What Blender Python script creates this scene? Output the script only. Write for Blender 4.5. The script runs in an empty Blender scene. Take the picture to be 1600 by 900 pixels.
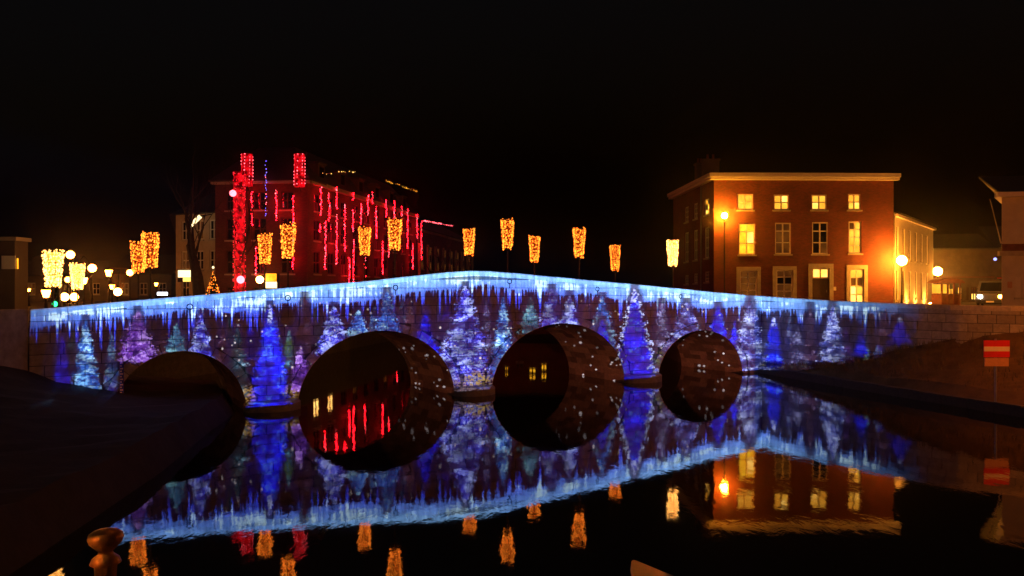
import bpy, math, random
import numpy as np
from mathutils import Vector, Matrix

random.seed(7)
rng = np.random.default_rng(11)
R = math.radians
scene = bpy.context.scene
COL = scene.collection

# ------------------------------------------------------------------ camera, sky, sun, exposure
cam_data = bpy.data.cameras.new('camera')
cam_data.sensor_width = 36.0
cam_data.lens = 36.0 * 1230.0 / 1600.0
cam_data.clip_end = 3000.0
cam = bpy.data.objects.new('camera', cam_data)
cam.location = (0.0, 0.0, 5.0)
cam.rotation_euler = (R(90), 0, 0)
COL.objects.link(cam)
scene.camera = cam

world = bpy.data.worlds.new('World')
scene.world = world
world.use_nodes = True
wn = world.node_tree.nodes
sky = wn.new('ShaderNodeTexSky')
sky.sky_type = 'NISHITA'
sky.sun_disc = False
sky.sun_elevation = R(-4.0)
sky.sun_rotation = R(200)
bg = wn['Background']
bg.inputs['Strength'].default_value = 0.15
world.node_tree.links.new(sky.outputs[0], bg.inputs['Color'])

sun_data = bpy.data.lights.new('moonlight', 'SUN')
sun_data.energy = 0.004
sun_data.angle = R(0.5)
sun_data.color = (0.8, 0.87, 1.0)
sun = bpy.data.objects.new('moonlight', sun_data)
sun.rotation_euler = (R(40), 0, R(20))
COL.objects.link(sun)

scene.view_settings.view_transform = 'Standard'
scene.view_settings.look = 'None'
scene.view_settings.exposure = 0.0
scene.view_settings.gamma = 1.0
scene.view_settings.use_curve_mapping = False
scene.cycles.max_bounces = 6
scene.cycles.glossy_bounces = 3
scene.cycles.sample_clamp_indirect = 8.0
scene.cycles.use_denoising = True
scene.cycles.use_light_tree = True
scene.cycles.caustics_reflective = False
scene.cycles.caustics_refractive = False

# ------------------------------------------------------------------ materials
MATS = {}
def new_mat(name):
    m = bpy.data.materials.new(name); m.use_nodes = True
    MATS[name] = m
    nt = m.node_tree
    return m, nt, nt.nodes['Principled BSDF']

def surf(name, c, rough=0.8, vary=0.3, scale=3.0, bump=0.15, bscale=20.0, metal=0.0, dirt=None, spec=0.4):
    m, nt, b = new_mat(name)
    n, l = nt.nodes, nt.links
    tc = n.new('ShaderNodeTexCoord')
    nz = n.new('ShaderNodeTexNoise'); nz.inputs['Scale'].default_value = scale
    nz.inputs['Detail'].default_value = 6; nz.inputs['Roughness'].default_value = 0.65
    l.new(tc.outputs['Object'], nz.inputs['Vector'])
    cr = n.new('ShaderNodeValToRGB')
    lo = [max(0, x * (1 - vary)) for x in c]; hi = [min(1, x * (1 + vary)) for x in c]
    if dirt: lo = dirt
    cr.color_ramp.elements[0].position = 0.3; cr.color_ramp.elements[1].position = 0.7
    cr.color_ramp.elements[0].color = (*lo, 1); cr.color_ramp.elements[1].color = (*hi, 1)
    l.new(nz.outputs['Fac'], cr.inputs['Fac']); l.new(cr.outputs['Color'], b.inputs['Base Color'])
    b.inputs['Roughness'].default_value = rough; b.inputs['Metallic'].default_value = metal
    b.inputs['Specular IOR Level'].default_value = spec
    if bump > 0:
        n2 = n.new('ShaderNodeTexNoise'); n2.inputs['Scale'].default_value = bscale; n2.inputs['Detail'].default_value = 5
        l.new(tc.outputs['Object'], n2.inputs['Vector'])
        bp = n.new('ShaderNodeBump'); bp.inputs['Strength'].default_value = bump; bp.inputs['Distance'].default_value = 0.03
        l.new(n2.outputs['Fac'], bp.inputs['Height']); l.new(bp.outputs['Normal'], b.inputs['Normal'])
    return m

def brick(name, c1, c2, mortar, scale=1.0):
    m, nt, b = new_mat(name)
    n, l = nt.nodes, nt.links
    uv = n.new('ShaderNodeUVMap'); uv.uv_map = 'UVMap'
    bt = n.new('ShaderNodeTexBrick')
    bt.inputs['Color1'].default_value = (*c1, 1); bt.inputs['Color2'].default_value = (*c2, 1); bt.inputs['Mortar'].default_value = (*mortar, 1)
    bt.inputs['Scale'].default_value = scale
    bt.inputs['Brick Width'].default_value = 0.22; bt.inputs['Row Height'].default_value = 0.07; bt.inputs['Mortar Size'].default_value = 0.008
    l.new(uv.outputs['UV'], bt.inputs['Vector'])
    tc = n.new('ShaderNodeTexCoord')
    nz = n.new('ShaderNodeTexNoise'); nz.inputs['Scale'].default_value = 0.9; nz.inputs['Detail'].default_value = 6
    l.new(tc.outputs['Object'], nz.inputs['Vector'])
    mx = n.new('ShaderNodeMixRGB'); mx.blend_type = 'MULTIPLY'; mx.inputs['Fac'].default_value = 0.7
    cr = n.new('ShaderNodeValToRGB'); cr.color_ramp.elements[0].color = (0.45, 0.42, 0.4, 1); cr.color_ramp.elements[0].position = 0.3; cr.color_ramp.elements[1].position = 0.7
    l.new(nz.outputs['Fac'], cr.inputs['Fac'])
    l.new(bt.outputs['Color'], mx.inputs['Color1']); l.new(cr.outputs['Color'], mx.inputs['Color2'])
    l.new(mx.outputs['Color'], b.inputs['Base Color'])
    bp = n.new('ShaderNodeBump'); bp.inputs['Strength'].default_value = 0.4; bp.inputs['Distance'].default_value = 0.02; bp.invert = True
    l.new(bt.outputs['Fac'], bp.inputs['Height']); l.new(bp.outputs['Normal'], b.inputs['Normal'])
    b.inputs['Roughness'].default_value = 0.85
    return m

def glow(name, c, strength, c2=None, scale=4.0, sampling='AUTO', lo=0.3, hi=0.7):
    m, nt, b = new_mat(name)
    n, l = nt.nodes, nt.links
    b.inputs['Base Color'].default_value = (*[0.03 * x for x in c], 1)
    b.inputs['Emission Strength'].default_value = strength
    b.inputs['Emission Color'].default_value = (*c, 1)
    b.inputs['Roughness'].default_value = 0.4
    if c2 is not None:
        tc = n.new('ShaderNodeTexCoord')
        nz = n.new('ShaderNodeTexNoise'); nz.inputs['Scale'].default_value = scale; nz.inputs['Detail'].default_value = 3
        l.new(tc.outputs['Object'], nz.inputs['Vector'])
        cr = n.new('ShaderNodeValToRGB')
        cr.color_ramp.elements[0].position = lo; cr.color_ramp.elements[1].position = hi
        cr.color_ramp.elements[0].color = (*c2, 1); cr.color_ramp.elements[1].color = (*c, 1)
        l.new(nz.outputs['Fac'], cr.inputs['Fac']); l.new(cr.outputs['Color'], b.inputs['Emission Color'])
    m.cycles.emission_sampling = sampling
    return m

# bridge stone: each block carries its own tone
m, nt, b = new_mat('bridge_stone')
n, l = nt.nodes, nt.links
at = n.new('ShaderNodeAttribute'); at.attribute_name = 'tone'
tc = n.new('ShaderNodeTexCoord')
nz = n.new('ShaderNodeTexNoise'); nz.inputs['Scale'].default_value = 5.0; nz.inputs['Detail'].default_value = 7; nz.inputs['Roughness'].default_value = 0.7
l.new(tc.outputs['Object'], nz.inputs['Vector'])
cr = n.new('ShaderNodeValToRGB'); cr.color_ramp.elements[0].position = 0.25; cr.color_ramp.elements[1].position = 0.75
cr.color_ramp.elements[0].color = (0.22, 0.21, 0.19, 1); cr.color_ramp.elements[1].color = (0.46, 0.44, 0.41, 1)
l.new(nz.outputs['Fac'], cr.inputs['Fac'])
mx = n.new('ShaderNodeMixRGB'); mx.blend_type = 'MULTIPLY'; mx.inputs['Fac'].default_value = 1.0
l.new(cr.outputs['Color'], mx.inputs['Color1']); l.new(at.outputs['Color'], mx.inputs['Color2']); l.new(mx.outputs['Color'], b.inputs['Base Color'])
bp = n.new('ShaderNodeBump'); bp.inputs['Strength'].default_value = 0.35; bp.inputs['Distance'].default_value = 0.04
n2 = n.new('ShaderNodeTexNoise'); n2.inputs['Scale'].default_value = 14.0; n2.inputs['Detail'].default_value = 6
l.new(tc.outputs['Object'], n2.inputs['Vector']); l.new(n2.outputs['Fac'], bp.inputs['Height']); l.new(bp.outputs['Normal'], b.inputs['Normal'])
b.inputs['Roughness'].default_value = 0.85

# river water
m, nt, b = new_mat('river_water')
n, l = nt.nodes, nt.links
b.inputs['Base Color'].default_value = (0.004, 0.004, 0.005, 1)
b.inputs['Roughness'].default_value = 0.025
b.inputs['IOR'].default_value = 1.55
tc = n.new('ShaderNodeTexCoord')
mp = n.new('ShaderNodeMapping'); mp.inputs['Scale'].default_value = (1.0, 0.55, 1.0)
l.new(tc.outputs['Object'], mp.inputs['Vector'])
n1 = n.new('ShaderNodeTexNoise'); n1.inputs['Scale'].default_value = 2.2; n1.inputs['Detail'].default_value = 4; n1.inputs['Roughness'].default_value = 0.55; n1.inputs['Distortion'].default_value = 0.4
l.new(mp.outputs['Vector'], n1.inputs['Vector'])
bp = n.new('ShaderNodeBump'); bp.inputs['Strength'].default_value = 0.055; bp.inputs['Distance'].default_value = 0.05
l.new(n1.outputs['Fac'], bp.inputs['Height']); l.new(bp.outputs['Normal'], b.inputs['Normal'])

surf('mortar', (0.08, 0.075, 0.07), 0.95, 0.25, 8)
surf('old_stone', (0.28, 0.26, 0.23), 0.9, 0.35, 2.5, 0.3, 9)
surf('pale_stone', (0.45, 0.42, 0.36), 0.85, 0.2, 3, 0.15, 20)
surf('cobble', (0.12, 0.115, 0.11), 0.75, 0.35, 4, 0.3, 12)
surf('asphalt', (0.05, 0.05, 0.052), 0.8, 0.3, 6, 0.2, 60)
surf('earth', (0.022, 0.016, 0.011), 0.95, 0.4, 1.5, 0.4, 6)
surf('grass_soil', (0.15, 0.10, 0.045), 0.95, 0.45, 0.8, 0.5, 7)
surf('grass_blade', (0.13, 0.10, 0.04), 0.8, 0.4, 0.7, 0)
surf('slate', (0.05, 0.05, 0.06), 0.6, 0.3, 5, 0.3, 18)
surf('white_render', (0.62, 0.58, 0.50), 0.9, 0.12, 1.2, 0.12, 30)
surf('cream_render', (0.50, 0.42, 0.32), 0.9, 0.18, 1.2, 0.12, 30)
surf('dark_render', (0.11, 0.09, 0.08), 0.9, 0.3, 1.2, 0.12, 30)
surf('white_paint', (0.72, 0.69, 0.62), 0.5, 0.08, 6, 0.05, 30)
surf('black_iron', (0.02, 0.02, 0.021), 0.45, 0.3, 10, 0.05, 40, metal=0.6)
surf('zinc', (0.32, 0.32, 0.33), 0.45, 0.15, 6, 0.05, 40, metal=0.7)
surf('oak_door', (0.06, 0.03, 0.018), 0.5, 0.3, 6, 0.1, 30)
surf('bark', (0.06, 0.045, 0.035), 0.95, 0.4, 6, 0.5, 14)
surf('sign_red', (0.65, 0.015, 0.012), 0.35, 0.08, 4, 0)
surf('sign_white', (0.78, 0.75, 0.70), 0.35, 0.06, 4, 0)
surf('blue_enamel', (0.02, 0.04, 0.45), 0.35, 0.1, 4, 0)
surf('bronze', (0.22, 0.10, 0.03), 0.42, 0.45, 14, 0.3, 30, metal=0.5)
surf('panel_paint', (0.55, 0.30, 0.18), 0.4, 0.12, 8, 0.03, 40)
surf('fir_green', (0.03, 0.06, 0.025), 0.8, 0.4, 3, 0)
surf('van_paint', (0.1, 0.1, 0.11), 0.25, 0.05, 3, 0, spec=0.6)
surf('rubber', (0.02, 0.02, 0.02), 0.8, 0.2, 5, 0)
surf('kiosk_wood', (0.16, 0.05, 0.03), 0.7, 0.3, 4, 0.2, 18)
surf('glass_dark', (0.012, 0.012, 0.014), 0.08, 0.2, 2, 0, spec=0.6)
brick('house_brick', (0.24, 0.044, 0.024), (0.14, 0.026, 0.017), (0.13, 0.065, 0.045))
brick('dark_brick', (0.20, 0.05, 0.035), (0.13, 0.034, 0.026), (0.13, 0.10, 0.08))
glow('lit_glass', (1.0, 0.52, 0.05), 1.7, (0.8, 0.24, 0.012), 0.9)
glow('lit_glass_dim', (1.0, 0.30, 0.03), 0.14, (0.10, 0.02, 0.01), 1.2)
glow('lit_glass_bright', (1.0, 0.62, 0.14), 2.4, (1.0, 0.42, 0.04), 1.2)
glow('lit_glass_yellow', (1.0, 0.52, 0.02), 1.9, (0.8, 0.24, 0.006), 2.0)
glow('shop_window', (1.0, 0.62, 0.16), 5.0, (0.5, 0.15, 0.02), 1.5)
glow('globe_warm', (1.0, 0.27, 0.03), 55.0)
glow('globe_white', (1.0, 0.38, 0.08), 45.0)
glow('globe_orange', (1.0, 0.24, 0.02), 60.0)
glow('lamp_sodium', (1.0, 0.29, 0.015), 800.0)
glow('lamp_corner', (1.0, 0.31, 0.025), 640.0)
glow('lamp_far', (1.0, 0.30, 0.03), 260.0)
glow('lamp_quay', (1.0, 0.34, 0.06), 1500.0)
glow('lamp_bank', (1.0, 0.20, 0.018), 1200.0)
glow('uplight', (1.0, 0.32, 0.04), 2500.0)
glow('bulb_warm', (1.0, 0.30, 0.028), 4.6, (1.0, 0.10, 0.004), 9.0, sampling='NONE')
glow('bulb_hot', (1.0, 0.50, 0.12), 8.0, (1.0, 0.34, 0.05), 9.0, sampling='NONE')
glow('cone_core', (1.0, 0.10, 0.004), 0.55, (0.25, 0.012, 0.001), 7.0)
glow('cone_core_hot', (1.0, 0.36, 0.05), 3.0, (1.0, 0.2, 0.02), 6.0)
glow('bulb_red', (1.0, 0.0015, 0.005), 75.0, (0.5, 0.004, 0.01), 5.0)
glow('tube_red', (1.0, 0.003, 0.010), 1.1, (0.06, 0.0, 0.0), 2.6, lo=.4, hi=.62)
glow('bulb_net', (1.0, 0.02, 0.035), 3.5, (0.6, 0.004, 0.01), 5.0)
glow('bulb_pink', (1.0, 0.10, 0.13), 8.0)
glow('red_glow_pane', (0.8, 0.006, 0.012), 0.18, (0.2, 0.001, 0.002), 1.5)  # dim red glow added to some panes to redden the facade
glow('bulb_blue', (0.25, 0.2, 1.0), 4.0, (0.05, 0.02, 0.7), 5.0)
glow('led_white', (0.85, 0.9, 1.0), 8.0)
glow('led_blue', (0.25, 0.3, 1.0), 3.0)
glow('led_green', (0.02, 1.0, 0.25), 5.0)
glow('headlight', (1.0, 0.86, 0.62), 60.0)
glow('tail_red', (1.0, 0.03, 0.02), 6.0)
glow('sign_lit', (1.0, 0.74, 0.36), 2.6)

# ------------------------------------------------------------------ mesh helpers
ORIGIN = {}
class MB:
    def __init__(s): s.v = []; s.f = []; s.uv = []; s.tone = []
    def quad(s, pts, uvs=None, tone=1.0):
        i = len(s.v); s.v += [tuple(p) for p in pts]; s.f.append(tuple(range(i, i + len(pts))))
        s.uv.append(uvs); s.tone.append(tone); return s
    def raw(s, vs, fs, tone=1.0):
        i = len(s.v); s.v += [tuple(p) for p in vs]
        for f in fs: s.f.append(tuple(i + k for k in f)); s.uv.append(None); s.tone.append(tone)
        return s
    def box(s, x0, x1, y0, y1, z0, z1, M=None, tone=1.0):
        vs = [(x, y, z) for z in (z0, z1) for y in (y0, y1) for x in (x0, x1)]
        if M is not None: vs = [tuple(M @ Vector(p)) for p in vs]
        return s.raw(vs, [(0, 2, 3, 1), (4, 5, 7, 6), (0, 1, 5, 4), (2, 6, 7, 3), (0, 4, 6, 2), (1, 3, 7, 5)], tone)
    def tube(s, pts, rads, n=8, cap=True):
        pts = [Vector(p) for p in pts]
        if not hasattr(rads, '__len__'): rads = [rads] * len(pts)
        vs, fs = [], []
        for k, p in enumerate(pts):
            d = (pts[min(k + 1, len(pts) - 1)] - pts[max(k - 1, 0)])
            d = d.normalized() if d.length > 1e-9 else Vector((0, 0, 1))
            a = d.cross(Vector((0, 0, 1)) if abs(d.z) < 0.95 else Vector((1, 0, 0))).normalized(); b = d.cross(a)
            for j in range(n):
                t = 2 * math.pi * j / n
                vs.append(p + (a * math.cos(t) + b * math.sin(t)) * rads[k])
        for k in range(len(pts) - 1):
            for j in range(n):
                fs.append((k * n + j, k * n + (j + 1) % n, (k + 1) * n + (j + 1) % n, (k + 1) * n + j))
        if cap: fs.append(tuple(range(n - 1, -1, -1))); fs.append(tuple((len(pts) - 1) * n + j for j in range(n)))
        return s.raw(vs, fs)
    def lathe(s, prof, c=(0, 0, 0), n=16):
        vs, fs = [], []
        for r, z in prof:
            for j in range(n):
                t = 2 * math.pi * j / n
                vs.append((c[0] + r * math.cos(t), c[1] + r * math.sin(t), c[2] + z))
        for k in range(len(prof) - 1):
            for j in range(n):
                fs.append((k * n + j, k * n + (j + 1) % n, (k + 1) * n + (j + 1) % n, (k + 1) * n + j))
        fs.append(tuple(range(n - 1, -1, -1))); fs.append(tuple((len(prof) - 1) * n + j for j in range(n)))
        return s.raw(vs, fs)
    def octa(s, c, r):
        x, y, z = c
        return s.raw([(x + r, y, z), (x - r, y, z), (x, y + r, z), (x, y - r, z), (x, y, z + r), (x, y, z - r)],
                     [(0, 2, 4), (2, 1, 4), (1, 3, 4), (3, 0, 4), (2, 0, 5), (1, 2, 5), (3, 1, 5), (0, 3, 5)])
    def build(s, name, mat, parent=None, loc=None, smooth=False, bevel=0.0):
        if parent is not None: o0 = ORIGIN[parent.name]
        else: o0 = Vector(loc) if loc is not None else Vector((0, 0, 0))
        me = bpy.data.meshes.new(name)
        me.from_pydata([(p[0] - o0[0], p[1] - o0[1], p[2] - o0[2]) for p in s.v], [], s.f)
        if any(u is not None for u in s.uv):
            lay = me.uv_layers.new(name='UVMap')
            k = 0
            for f, u in zip(s.f, s.uv):
                for j in range(len(f)):
                    if u is not None: lay.data[k].uv = u[j]
                    k += 1
        if mat == 'bridge_stone':
            a = me.attributes.new('tone', 'FLOAT_COLOR', 'CORNER')
            vals = []
            for f, t in zip(s.f, s.tone): vals += [t, t, t, 1.0] * len(f)
            a.data.foreach_set('color', vals)
        if smooth: me.polygons.foreach_set('use_smooth', [True] * len(me.polygons))
        me.materials.append(MATS[mat])
        ob = bpy.data.objects.new(name, me); COL.objects.link(ob)
        if parent is not None: ob.parent = parent
        else: ob.location = o0
        ORIGIN[ob.name] = o0
        if bevel:
            bv = ob.modifiers.new('bevel', 'BEVEL'); bv.width = bevel; bv.segments = 2; bv.limit_method = 'ANGLE'
        return ob

def tag(o, label=None, cat=None, group=None, kind=None):
    if label: o['label'] = label
    if cat: o['category'] = cat
    if group: o['group'] = group
    if kind: o['kind'] = kind
    return o
def thing(name, loc, label, cat, group=None):
    o = bpy.data.objects.new(name, None); COL.objects.link(o); o.location = loc
    o.empty_display_size = 0.2
    ORIGIN[o.name] = Vector(loc)
    return tag(o, label, cat, group)
def copy_thing(root, loc, label):
    c = root.copy(); COL.objects.link(c); c.location = loc; c['label'] = label; ORIGIN[c.name] = Vector(loc)
    for ch in [o for o in bpy.data.objects if o.parent == root]:
        d = ch.copy(); COL.objects.link(d); d.parent = c
        for g in [o for o in bpy.data.objects if o.parent == ch]:
            e = g.copy(); COL.objects.link(e); e.parent = d
    return c

F = 1230.0
def at_px(x, y, d): return Vector(((x - 800) * d / F, d, 5 + (450 - y) * d / F))   # a sighted pixel at its distance d

# ------------------------------------------------------------------ the bridge line
UX, UY = 0.8632, 0.5049
def s_of_px(px):
    k = (px - 800) / F
    return 38.15 * k / (1 - 0.585 * k) / UX
def straight(s): return np.array([UX * s, 38.15 + UY * s])
S0, S1 = s_of_px(45), s_of_px(1190)
wing_pts = np.array([straight(S1), [15.75, 44.4], [16.8, 42.0], [18.0, 39.7], [19.3, 37.5], [20.5, 36.0], [22.6, 34.7], [26.0, 33.6], [32.0, 32.6]])
wing_s = S1 + np.concatenate([[0], np.cumsum(np.linalg.norm(np.diff(wing_pts, axis=0), axis=1))])
S2 = wing_s[-1]
def path(s):
    if s <= S1: p = straight(s)
    else: p = np.array([np.interp(s, wing_s, wing_pts[:, 0]), np.interp(s, wing_s, wing_pts[:, 1])])
    return p
def path_n(s):      # outward normal (towards the near side)
    if s <= S1: t = np.array([UX, UY])
    else:
        a, b_ = path(max(S1, s - 0.4)), path(min(S2, s + 0.4)); t = (b_ - a) / np.linalg.norm(b_ - a)
    return np.array([t[1], -t[0]])
_tp = [(45, 485), (150, 475), (262, 465), (330, 460), (425, 451.7), (520, 444), (580, 438.7), (630, 433.3), (680, 427.3), (712, 424), (740, 422.5), (765, 423.3), (820, 428.5), (900, 436), (1000, 445), (1100, 455), (1190, 463)]
top_s = [s_of_px(x) for x, y in _tp]
top_z = [5 + (450 - y) * straight(s_of_px(x))[1] / F for x, y in _tp]
for (sx, z) in zip(wing_s[1:], (4.42, 4.34, 4.28, 4.24, 4.22, 4.2, 4.18, 4.16)): top_s.append(sx); top_z.append(z)
_ss = np.linspace(S0, S2, 400); _zz = np.interp(_ss, top_s, top_z)
_zz = np.convolve(np.pad(_zz, 6, mode='edge'), np.ones(13) / 13, mode='valid')
def top(s): return float(np.interp(s, _ss, _zz))
ARCHES = [(s_of_px(172), s_of_px(385), 2.55), (s_of_px(465), s_of_px(710), 3.12), (s_of_px(768), s_of_px(976), 3.22), (s_of_px(1028), s_of_px(1160), 2.62)]
def lower(s, g=0.0):
    for a, b_, h in ARCHES:
        c, w = (a + b_) / 2, (b_ - a) / 2 + g
        if abs(s - c) < w: return (h + g) * math.sqrt(max(0, 1 - ((s - c) / w) ** 2))
    return -1.0
WID = 5.15
NX, NY = UY, -UX            # near-side normal of the straight part
def bp3(s, off, z):          # point on the near face moved 'off' metres outwards
    p = path(s); nn = path_n(s)
    return (p[0] + nn[0] * off, p[1] + nn[1] * off, z)

# ------------------------------------------------------------------ the projector's slide (winter forest with icicles)
def vnoise(h, w, sx, sy, seed, octv=4):
    r = np.random.default_rng(seed); out = np.zeros((h, w)); amp, tot = 1.0, 0
    for o in range(octv):
        gy, gx = int(h / sy) + 3, int(w / sx) + 3
        g = r.random((gy, gx))
        yy = np.arange(h) / sy; xx = np.arange(w) / sx
        y0 = yy.astype(int); x0 = xx.astype(int)
        fy = (yy - y0)[:, None]; fx = (xx - x0)[None, :]
        fy = fy * fy * (3 - 2 * fy); fx = fx * fx * (3 - 2 * fx)
        v = g[y0][:, x0] * (1 - fy) * (1 - fx) + g[y0][:, x0 + 1] * (1 - fy) * fx + g[y0 + 1][:, x0] * fy * (1 - fx) + g[y0 + 1][:, x0 + 1] * fy * fx
        out += v * amp; tot += amp; amp *= 0.55; sx = max(1.0, sx / 2); sy = max(1.0, sy / 2)
    return out / tot
def lin(*c): return np.array([((v / 255) / 12.92 if v / 255 < 0.04045 else ((v / 255 + 0.055) / 1.055) ** 2.4) for v in c])

SC = 2.0; CY0, CY1 = 400, 690          # canvas drawn at twice the sighting scale
H_, W_ = int((CY1 - CY0) * SC), int(1600 * SC)
PX, PY = np.meshgrid(np.arange(W_) / SC, CY0 + np.arange(H_) / SC)
nA = vnoise(H_, W_, 40, 40, 1); nB = vnoise(H_, W_, 9, 7, 2); nC = vnoise(H_, W_, 14, 4, 3, 3); nD = vnoise(H_, W_, 5, 60, 4, 3); nE = vnoise(H_, W_, 5, 4, 5, 3); nL = vnoise(H_, W_, 30, 20, 6, 4); nP = vnoise(H_, W_, 60, 24, 8, 4)
can = np.zeros((H_, W_, 3))
def mix(mask, col):
    global can
    can = can * (1 - mask[..., None]) + (col if getattr(col, 'ndim', 1) == 3 else col[None, None, :]) * mask[..., None]
sm = lambda x, a, b_: np.clip((x - a) / (b_ - a), 0, 1) ** 2 * (3 - 2 * np.clip((x - a) / (b_ - a), 0, 1))
can[:] = lin(26, 9, 16)
mix(sm(nA, 0.42, 0.68), lin(48, 20, 20)); mix(sm(nB, 0.5, 0.72) * 0.5, lin(30, 14, 30))
px_cols = np.arange(W_) / SC
topy = np.array([450 - (top(s_of_px(x)) - 5) * F / straight(s_of_px(x))[1] if x < 1190 else np.interp(x, [1190, 1300, 1440, 1600], [463, 470, 475, 478]) for x in px_cols])
persp = np.interp(px_cols, [0, 700, 1190, 1450], [1.05, 1.0, 0.85, 0.75])
# icicles
r2 = np.random.default_rng(5)
Lc = 20 + 12 * np.interp(px_cols, np.arange(0, 1640, 40), r2.random(41))
x = 40.0
while x < 1450:
    w = r2.uniform(1.3, 3.4); ln = 24 + r2.gamma(1.4, 10.0)
    if r2.random() < 0.12: ln += 26
    ln = min(ln, 78)
    Lc = np.maximum(Lc, ln * np.clip(1 - np.abs(px_cols - x) / w, 0, 1) ** 0.55 * (ln / (ln + 1)))
    x += r2.uniform(2.2, 6.0)
Lc *= persp
T = PY - topy[None, :]
ice = sm(Lc[None, :] - T, -1.2, 2.4)
rel = np.clip(T / 42.0, 0, 1.4)
hue = np.interp(px_cols, [40, 200, 330, 420, 600, 745, 800, 900, 1050, 1190, 1300, 1440], [0.15, 0.35, 0.25, 0.3, 0.75, 0.85, 0.35, 0.3, 0.55, 0.5, 0.45, 0.2])
cA = lin(110, 165, 250); cB = lin(145, 205, 255); cC = lin(52, 72, 235)
icol = cA[None, None, :] * (1 - hue[None, :, None]) + cB[None, None, :] * hue[None, :, None]
icol = icol * (1 - np.clip(rel, 0, 1)[..., None] ** 0.9) + cC[None, None, :] * np.clip(rel, 0, 1)[..., None] ** 0.9
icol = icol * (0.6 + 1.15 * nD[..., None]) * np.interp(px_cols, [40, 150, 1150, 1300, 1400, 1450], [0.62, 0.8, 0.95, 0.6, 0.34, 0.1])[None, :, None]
spark = sm(nD * 0.5 + nP * 0.6, 0.58, 0.68) * (T > 7) * sm(Lc[None, :] * .8 - T, 0, 5)
mix(sm(Lc[None, :] + 16 - T, 0, 16) * .75 * (PX < 1400), lin(24, 18, 96))
mix(ice, icol); mix(ice * spark * 0.85 * (PX < 1380), lin(195, 232, 255) * 1.1)
mix(sm(6.5 - T, -1, 1) * (PX < 1420) * 0.8, lin(120, 168, 240)[None, None, :] * np.interp(px_cols, [40, 400, 745, 1100, 1300, 1440], [0.65, 0.85, 1.05, 0.8, 0.5, 0.15])[None, :, None] * np.ones((H_, 1, 1)))
# trees
STY = {  # shade, mid, snow, snow amount
 'ice': (lin(10, 30, 110), lin(40, 95, 190), lin(165, 215, 255), 0.56),
 'blue': (lin(6, 8, 140), lin(14, 30, 240), lin(80, 130, 255), 0.62),
 'deep': (lin(10, 6, 110), lin(20, 20, 200), lin(60, 80, 245), 0.64),
 'purple': (lin(40, 14, 92), lin(100, 56, 165), lin(180, 145, 240), 0.56),
 'teal': (lin(18, 34, 70), lin(44, 86, 122), lin(110, 165, 185), 0.60),
 'tealdark': (lin(14, 26, 48), lin(32, 62, 84), lin(130, 165, 190), 0.68),
 'lav': (lin(20, 16, 96), lin(56, 62, 200), lin(165, 182, 255), 0.52),
 'grey': (lin(20, 14, 40), lin(62, 56, 110), lin(140, 145, 200), 0.58),
 'white': (lin(20, 20, 70), lin(70, 82, 175), lin(180, 195, 250), 0.54),
 'dark': (lin(22, 8, 16), lin(58, 34, 58), lin(120, 105, 150), 0.66)}
def tree(cx, ty, by, hw, sty, seed=0, tip=False, edge=False, pw=0.85):
    sh, md, sn, am = STY[sty]
    ya, yb = max(0, int((ty - 12 - CY0) * SC)), min(H_, int((by + 12 - CY0) * SC)); xa, xb = max(0, int((cx - hw * 1.9 - 14) * SC)), min(W_, int((cx + hw * 1.9 + 14) * SC))
    W = (slice(ya, yb), slice(xa, xb))
    PX_, PY_, nA_, nB_, nC_, nE_, nL_, nP_ = (q[W] for q in (PX, PY, nA, nB, nC, nE, nL, nP))
    def mixl(mask, col):
        can[W] = can[W] * (1 - mask[..., None]) + (col if col.ndim == 3 else col[None, None, :]) * mask[..., None]
    r = (PY_ - ty) / (by - ty)
    rr = np.clip(r, 0, 1)
    step = (by - ty) / max(4, int((by - ty) / 14))
    dx = PX_ - cx
    hw = hw * 0.92
    ph = ((PY_ - ty) / step + (nB_ - .5) * 1.2 + np.sign(dx) * .17 + seed * .31) % 1.0
    wv = hw * rr ** pw * (0.74 + 0.20 * ph) + (nE_ - 0.5) * hw * 0.85 * np.sqrt(rr) + (nB_ - .5) * hw * .7 * rr + 0.6
    inside = sm(wv - np.abs(dx), -1.2, 1.4) * (r > 0) * sm(by + (nB_ - 0.5) * 14 - PY_, -2, 3)
    halo = sm(wv + 7 - np.abs(dx), -3, 4) * (PY_ > ty - 7) * (r < 0.75)
    mixl(halo * 0.82, lin(18, 14, 58))
    droop = ((PY_ - ty) - np.abs(dx) * 0.45 + (nB_ - 0.5) * 26 + (nA_ - .5) * 20 + np.sign(dx) * step * .22) / step * 1.25
    br = 0.5 + 0.5 * np.sin(droop * 2 * np.pi)
    val = 0.16 * br + 0.62 * nL_ + 0.26 * nC_ + 0.26 * nE_
    c = sh[None, None] * (1 - sm(val, 0.42, 0.62))[..., None] + md[None, None] * sm(val, 0.42, 0.62)[..., None]
    s_ = sm(val, am + 0.08, am + 0.30)[..., None]
    c = (c * (1 - s_) + sn[None, None] * s_) * (0.32 + 0.78 * sm(nP_, .32, .68))[..., None] * (0.75 + .5 * nA_)[..., None]
    mixl(inside * (0.72 + .28 * sm(nA_, .35, .6)), c)
    if edge: mixl(inside * sm(np.abs(dx) - (wv - 6), 0, 4) * sm(nE_, 0.42, 0.6), lin(190, 205, 250))
    if tip: mixl(sm(14 * rr + 2 - np.abs(dx), -1, 1.5) * (r > 0) * sm(.2 - r, 0, .08) * sm(nE_, 0.38, 0.6) * .9, lin(190, 205, 255))
r5 = np.random.default_rng(31)
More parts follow.
